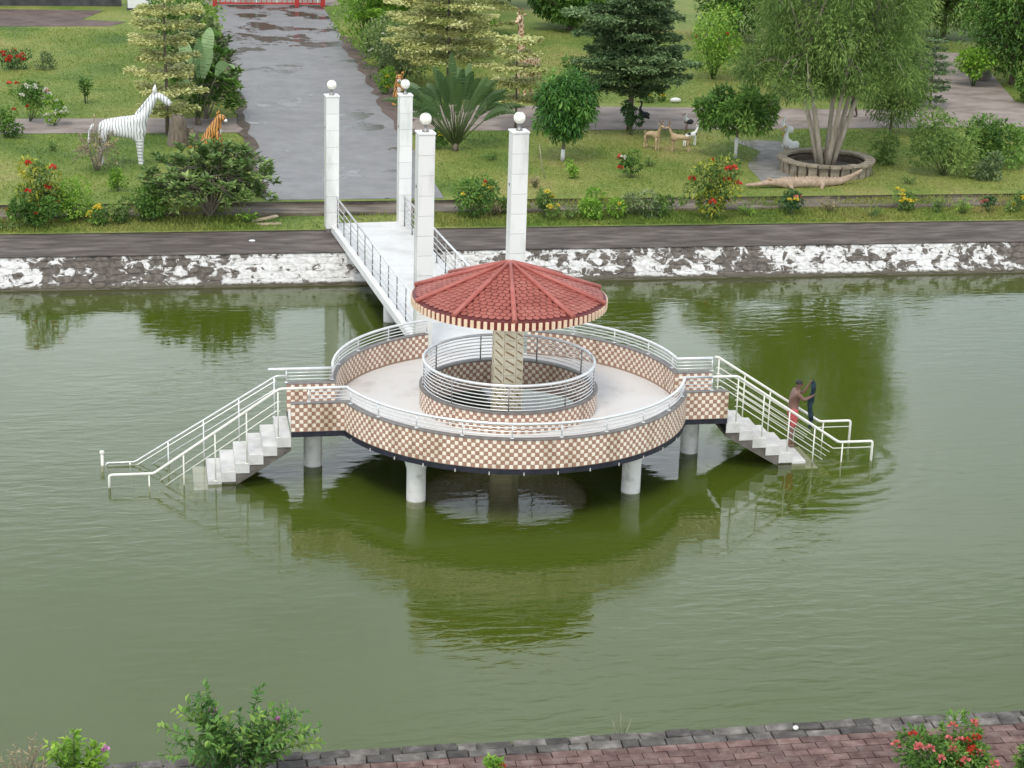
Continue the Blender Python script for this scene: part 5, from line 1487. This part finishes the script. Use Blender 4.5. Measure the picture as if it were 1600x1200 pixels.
tiered_tree('slim cream tiered tree in front of the giraffe statue', (14.15, 76.6, LZ), 3.55, 1.5, 5, 'leaf_cream', 58, 8000, .14, .2, taper=.25, thick=.05, z0=1.2)
round_tree('mango_tree', 'round dense mango tree with whitewashed trunk foot', (14.87, 70.7, LZ), 3.35, 2.75, .75, 'leaf_mango', 59, 9000, .21, .26, .75, thick=.07, clumps=22, white=.42)
tiered_tree('large dark green tiered tree behind the deer statues', (18.7, 76.2, LZ), 5.9, 2.9, 13, 'leaf_conifer', 61, 42000, .16, .18, taper=.38, thick=.13, z0=1.7)
bush('climber', 'dark climber wrapped round the foot of the large tiered tree', (18.55, 75.4, LZ), .95, 1.75, 'leaf_dark', 62, 900, .11)
bush('leafy_shrub', 'tall light green shrub between the dark tiered tree and the big tree', (25.6, 88.5, LZ), 3.0, 3.6, 'leaf_bright', 63, 3400, .14, 'petal_red', 2, .09)
bush('leafy_shrub', 'green shrub left of the dark tiered tree on the far lawn', (17.0, 79.5, LZ), 1.4, 3.0, 'leaf_mid', 64, 1200, .15)
bush('yellow_flower_plant', 'low yellow flowers on the far side of the brown path', (21.2, 82.6, LZ), 1.6, .55, 'leaf_mid', 65, 500, .11, 'petal_yellow', 7, .09)
m = MB(); m.blob((0, 0, .12), (.24, .12, .11), 10, 7, jit=.08, rng=q); o = m.build('white_stone', 'statue_white'); o.location = (22.2, 82.4, LZ); tag(o, 'white stone lying on the far side of the brown path', 'stone')
bush('low_shrub', 'thin red flowering plant alone on the middle lawn', (16.7, 67.6, LZ), .9, 1.25, 'leaf_mid', 66, 420, .12, ['petal_red', 'petal_red', 'petal_white'], 5, .14)
bush('low_shrub', 'small green plant below the mango tree', (14.6, 67.7, LZ), .6, .75, 'leaf_bright', 67, 300, .11)
m = MB(); m.tube([(0, 0, -.05), (.05, 0, .7), (.12, .02, 1.25)], [.018, .015, .01], 6); o = m.build('stake', 'bark_pale'); o.location = (13.6, 67.6, LZ); o.rotation_euler = (0, -.28, 0); tag(o, 'thin pale stake leaning on the lawn below the mango tree', 'stake')
# row along the bank
bush('bank_shrub', 'green shrub with red and yellow flowers just right of the footbridge', (10.4, 62.7, .95), 1.9, 1.45, 'leaf_mid', 70, 1700, .12, ['petal_red', 'petal_yellow', 'petal_yellow'], 8, .08)
bush('bank_shrub', 'low yellow flowering plant behind the right near lamp pillar', (12.7, 62.9, .95), 1.5, .85, 'leaf_feather', 71, 800, .11, 'petal_yellow', 5, .11)
bush('bank_shrub', 'bright leafy shrub on the bank below the lone red flower', (14.6, 62.6, .95), 1.6, 1.05, 'leaf_bright', 72, 1200, .12, 'petal_yellow', 2, .08)
bush('bank_shrub', 'brownish shrub on the bank beside the bright leafy shrub', (15.9, 62.7, .95), 1.5, 1.0, 'leaf_grey', 73, 1000, .11)
bush('croton_bush', 'tall croton bush with red flowers and yellow tips in front of the crocodile', (18.3, 62.4, .95), 2.0, 2.25, 'leaf_croton', 74, 2200, .15, 'petal_red', 8, .15, .4, dep=1.3)
bush('bank_shrub', 'small dark red-flowered shrub below the crocodile statue', (21.15, 62.7, .95), 1.1, .95, 'leaf_dark', 75, 700, .11, ['petal_pink', 'petal_red', 'petal_yellow'], 8, .10)
bush('bank_shrub', 'yellow flowering plant on the bank right of the planter', (25.1, 63.0, 1.0), 1.15, .75, 'leaf_feather', 76, 500, .11, 'petal_yellow', 9, .10)
bush('bank_shrub', 'tiny dark plant on the bank near the right edge', (28.2, 62.7, .95), .65, .6, 'leaf_dark', 77, 250, .10, 'petal_pink', 3, .08)
bush('bank_shrub', 'yellow flowering plant at the right end of the bank', (29.2, 62.7, 1.0), 1.0, .65, 'leaf_feather', 78, 400, .11, 'petal_yellow', 7, .10)
bush('bank_shrub', 'grassy weed clump between the footbridge and the yellow flowers', (11.6, 63.2, 1.05), 1.0, .6, 'leaf_feather', 79, 500, .12)
bush('bank_shrub', 'low weed clump left of the red croton bush', (17.0, 63.1, 1.0), 1.3, .6, 'leaf_feather', 80, 600, .11)

wq = random.Random(55)
WEEDS = [(-4.6, 'beside the leftmost croton'), (-.4, 'under the frangipani bush on the left'), (2.9, 'beside the loose planks'), (11.0, 'right of the footbridge landing'),
         (13.5, 'between the yellow flowers and the bright shrub'), (16.6, 'left of the red-flowered croton'), (19.6, 'right of the red-flowered croton'), (22.6, 'below the planter'), (23.8, 'left of the yellow flowers near the planter'),
         (26.4, 'right of the yellow flowers near the planter'), (27.2, 'left of the tiny dark plant')]
for k, (x, where) in enumerate(WEEDS):
    spray_shrub('weed_clump', 'low weedy tuft on the bank ' + where, (x, wq.uniform(62.1, 63.2), .95), wq.uniform(.7, 1.3), wq.uniform(.35, .7), ('leaf_feather', 'leaf_mid', 'leaf_bright', 'leaf_dry')[k % 4], 300 + k, 16, .13, .3, step=.05, dep=.8)
for k, (x, y, where) in enumerate(((13.0, 66.2, 'below the thin stake'), (17.9, 69.5, 'in front of the deer statues'), (-3.6, 73.2, 'left of the dry shrub'), (19.3, 66.6, 'left of the crocodile\'s snout'), (26.6, 66.2, 'right of the planter'), (12.2, 70.8, 'in front of the fan palm'))):
    spray_shrub('weed_clump', 'small weed tuft on the lawn ' + where, (x, y, LZ), wq.uniform(.5, .9), wq.uniform(.3, .5), ('leaf_dry', 'leaf_feather', 'leaf_mid')[k % 3], 330 + k, 14, .13, .28, step=.05)
# ------------------------------------------------------------------ big tree in a round planter
pl = thing('tree_planter', 'round planter of upright stone slabs under the big tree', 'planter', (24.25, 68.45, LZ))
npl = 26; PR = 1.62
m = MB(); m.lathe([(PR - .05, 0), (PR - .05, .36)], 40); m.lathe([(PR - .30, 0), (PR - .30, .34)], 40); m.lathe([(PR - .05, .36), (PR - .30, .34)], 40); m.build('inner_ring', 'earth', pl)
m = MB(); m.lathe([(.001, .22), (PR - .3, .18)], 32); m.build('planter_soil', 'earth', pl)
sm_ = MB(); sm_.box(-.055, .055, -.155, .155, 0, .44); slab = sm_.mesh('upright_slab', 'planter_stone')
cm_ = MB(); cm_.box(-.20, .16, -.19, .19, 0, .075); capm = cm_.mesh('rim_slab', 'planter_stone')
for k in range(npl):
    a = 2 * PI * k / npl
    inst('upright_slab', slab, pl, Matrix.Rotation(a, 4, 'Z') @ Matrix.Translation((PR, 0, -.02)) @ Matrix.Rotation(q.uniform(-.05, .05), 4, 'Z'))
    inst('rim_slab', capm, pl, Matrix.Rotation(a, 4, 'Z') @ Matrix.Translation((PR, 0, .423 + q.uniform(0, .04))) @ Matrix.Rotation(q.uniform(-.05, .05), 4, 'X'))


def big_tree():
    gg = np.random.default_rng(90); q = random.Random(90)
    t = thing('big_tree', 'big feathery green tree with several pale trunks in the round planter', 'tree', (24.25, 68.5, LZ + .15))
    cs, rs = [], []
    stems = []
    m = MB()
    for k in range(7):
        a = 2 * PI * k / 7 + .3; b = Vector((math.cos(a) * .22, math.sin(a) * .18, -.05)); tp = Vector((math.cos(a) * q.uniform(1.1, 1.9), math.sin(a) * q.uniform(.8, 1.4), q.uniform(3.6, 4.8)))
        m.tube(tube_path(b, tp, (0, 0, .1), 6), [.115, .10, .09, .082, .072, .062, .05], 8); stems.append(tp)
    for i in range(64):
        f = (i + .5) / 64; ph = math.acos(1 - 2 * f); a = i * 2.4; rr = q.uniform(.55, .98); r = q.uniform(.7, 1.25)
        z = 6.9 + math.cos(ph) * 3.6; wx = 4.0 if z < 7 else 3.6
        c = (math.sin(ph) * math.cos(a) * (wx - r * .6) * rr - .1, math.sin(ph) * math.sin(a) * 3.0 * rr, z)
        cs.append(c); rs.append(r)
        s = min(stems, key=lambda v: (v - Vector(c)).length); m.tube(tube_path(s - Vector((0, 0, .3)), c, (0, 0, .15), 4), [.05, .038, .028, .018, .008], 5)
    for i in range(16):          # drooping skirts round the lower crown
        a = 2 * PI * i / 16 + q.uniform(-.2, .2); r = q.uniform(.5, .85); c = (math.cos(a) * q.uniform(2.2, 3.7), math.sin(a) * q.uniform(1.2, 2.4), q.uniform(3.1, 3.9)); cs.append(c); rs.append(r)
        s = min(stems, key=lambda v: (v - Vector(c)).length); m.tube(tube_path(s - Vector((0, 0, .3)), c, (0, 0, .4), 4), [.04, .03, .022, .015, .007], 5)
    m.build('trunk', 'bark_pale', t)
    P, D, Nn, L, W, tn = crown_leaves(gg, cs, rs, 58000, .20, .55, aspect=.20, shell=.25, stretch=(1.05, 1.0, .95), clumptone=.2)
    leaf_mesh('crown', P, D, Nn, L, W, tn, 'leaf_feather', parent=t)


big_tree()
round_tree('small_tree', 'small dark spreading tree with whitewashed trunk by the grey stone path', (21.55, 70.9, LZ), 2.65, 3.5, 1.0, 'leaf_mid', 91, 5200, .22, .36, .4, thick=.06, clumps=22, white=.8)
round_tree('slender_tree', 'bushy light green tree behind the right side of the big tree', (29.4, 75.6, LZ), 4.3, 3.6, .2, 'leaf_feather', 92, 10000, .19, .22, .4, thick=.06, clumps=20)
round_tree('slender_tree', 'dark shady tree between the big tree and the brown path', (28.3, 83.5, LZ), 5.2, 4.5, .9, 'leaf_dark', 93, 6000, .24, .3, .3, thick=.12, clumps=18)
tiered_tree('small dark tiered tree where the brown path turns', (33.3, 81.2, LZ), 2.9, 1.05, 8, 'leaf_conifer', 94, 3600, .12, .1, taper=.45, thick=.05, z0=.4)
bush('leafy_shrub', 'tall leafy shrub on the right lawn beyond the planter', (28.5, 67.6, LZ), 2.7, 2.5, 'leaf_feather', 95, 3200, .17, aspect=.34)
bush('leafy_shrub', 'broad green shrub at the right edge of the lawn', (31.5, 69.4, LZ), 3.0, 1.9, 'leaf_mid', 96, 2600, .16)
bush('leafy_shrub', 'low brownish shrub in front of the broad green shrub on the right', (30.0, 67.0, LZ), 1.7, 1.0, 'leaf_grey', 97, 1100, .14)
bush('leafy_shrub', 'light green shrub between the planter and the right lawn shrub', (27.0, 69.9, LZ), 1.5, 1.1, 'leaf_feather', 98, 800, .14)
round_tree('path_tree', 'dense green tree beside the brown path at upper right', (39.6, 87.0, LZ), 6.8, 6.2, .3, 'leaf_mid', 99, 11000, .24, .4, .35, thick=.14, clumps=30)
round_tree('path_tree', 'green tree at the right edge over the brown path', (42.3, 83.2, LZ), 5.2, 5.2, .2, 'leaf_mango', 100, 8000, .24, .4, .35, thick=.13, clumps=24)
round_tree('path_tree', 'green tree behind the big tree\'s right side', (34.8, 91.5, LZ), 7.0, 6.0, .5, 'leaf_feather', 101, 9000, .24, .32, .35, thick=.14, clumps=26)
round_tree('path_tree', 'leafy tree closing the gap behind the turn of the brown path', (36.5, 97.5, LZ), 6.5, 5.5, .1, 'leaf_mid', 104, 8000, .25, .4, .35, thick=.13, clumps=24)
round_tree('path_tree', 'tall leafy tree at the head of the brown path', (42.0, 101.5, LZ), 7.5, 6.5, .1, 'leaf_feather', 105, 9000, .27, .4, .35, thick=.14, clumps=26)
bush('backdrop', 'unseen green hedge beyond the red gate', (6.5, 121, LZ), 16, 6.5, 'leaf_mid', 106, 9000, .45, clumps=60, dep=4)  # out of view, added so the road puddles mirror dark foliage
bush('leafy_shrub', 'yellow-green shrub under the trees beside the white heron statue', (37.5, 86.5, LZ), 1.9, 2.2, 'leaf_bright', 102, 1300, .2)
bush('leafy_shrub', 'broad leaved shrub on the verge of the path at the right edge', (38.6, 81.8, LZ), 2.2, 1.6, 'leaf_mid', 103, 1300, .22, aspect=.6)
# trees closing the view at the top
for k, (x, y, h, w_, mt, lb) in enumerate((
        (13.0, 108, 4.6, 5.5, 'leaf_mid', 'green tree right of the red gate at the top edge'),
        (19.5, 113, 6.0, 6.5, 'leaf_dark', 'dark tree at the top edge above the giraffe'),
        (24.5, 111, 6.0, 6.0, 'leaf_dark', 'dark tree at the top edge behind the large tiered tree'),
        (22.0, 104, 3.2, 5.0, 'leaf_mid', 'low green tree on the far lawn left of the tiered tree'),
        (30.0, 100, 6.2, 6.5, 'leaf_mid', 'green tree behind the left side of the big tree'),
        (37.0, 104, 7.5, 7.5, 'leaf_dark', 'tall dark tree behind the big tree at the top edge'),
        (46.0, 98, 7.5, 8.0, 'leaf_mid', 'tall green tree in the upper right corner'),
        (52.0, 108, 8.0, 8.0, 'leaf_dark', 'dark tree far behind the upper right corner'))):
    round_tree('background_tree', lb, (x, y, LZ), h, w_, .4, mt, 110 + k, 6500, .27, .42, .3, thick=.16, clumps=24, group='trees closing the far side of the garden')
# a walker on the brown path, mostly hidden by the tree
standing_man('person', 'distant walker in dark clothes on the brown path behind the big tree', (29.0, 78.9, LZ + .012), R_(170),
             (((.04, .26, 1.10), (.12, .26, .86)), ((-.04, -.26, 1.10), (.06, -.26, .86))), {'skin': 'skin_far', 'shorts': 'cloth_dark', 'shirt': 'cloth_dark'}, legs=((.18, .1), (-.18, -.1)), lean=.02)

# ------------------------------------------------------------------ foreground plants on the near bank
spray_shrub('foreground_shrub', 'leafy green shrub with upright sprays on the near bank, lower left', (1.05, 27.75, .42), 2.8, 1.85, 'leaf_spray', 120, 44, .15, .45, 'petal_magenta', 2, dep=1.2, step=.03)
spray_shrub('foreground_shrub', 'small bright green shrub with pink flowers at lower left', (-1.45, 27.75, .42), 1.0, 1.45, 'leaf_bright', 121, 17, .15, .5, 'petal_magenta', 3, step=.03)
spray_shrub('foreground_shrub', 'dry brown twiggy weed with one magenta flower in the lower left corner', (-2.25, 27.7, .42), 1.3, 1.25, 'leaf_dry', 122, 30, .08, .3, 'petal_magenta', 1, step=.05, stem='twig_grey')
bush('foreground_shrub', 'dense foreground bush with red flowers and yellow tips at lower right', (12.0, 26.1, .42), 1.85, 1.15, 'leaf_mid', 123, 5200, .10, ['petal_pink', 'petal_red', 'petal_pink'], 30, .085, .42, clumps=14)
bush('foreground_shrub', 'leafy green bush in the lower right corner', (13.55, 26.0, .42), 1.1, .95, 'leaf_mid', 124, 1200, .10, 'petal_yellow', 2, .06)
bush('foreground_shrub', 'small yellow-green plant at the middle of the bottom edge', (5.05, 27.35, .42), .38, .62, 'leaf_bright', 125, 260, .09, 'petal_red', 1, .06)
bush('foreground_shrub', 'weeds at the bottom edge under the leafy lower left shrub', (-.2, 27.9, .42), 2.2, .45, 'leaf_feather', 126, 900, .09)
gg = np.random.default_rng(130)
rd = thing('reed_clump', 'thin pale reeds growing from the water at the near edging', 'reeds', (7.4, 28.78, 0))
for k in range(9):
    a = gg.uniform(-.5, .5); m = MB(); h_ = gg.uniform(.45, .85); m.tube([(k * .02 - .08, 0, -.1), (k * .02 - .08 + a * .1, 0, h_ * .6), (k * .02 - .08 + a * .28, .0, h_)], [.008, .006, .002], 5); m.build('reed_stem', 'bark_pale' if k % 2 else 'stem_green', rd)
m = MB(); m.blob((0, 0, .03), (.05, .045, .04), 9, 6); o = m.build('pebble', 'statue_white'); o.location = (10.3, 28.33, .5); tag(o, 'small white pebble lying on the near stone edging', 'pebble')
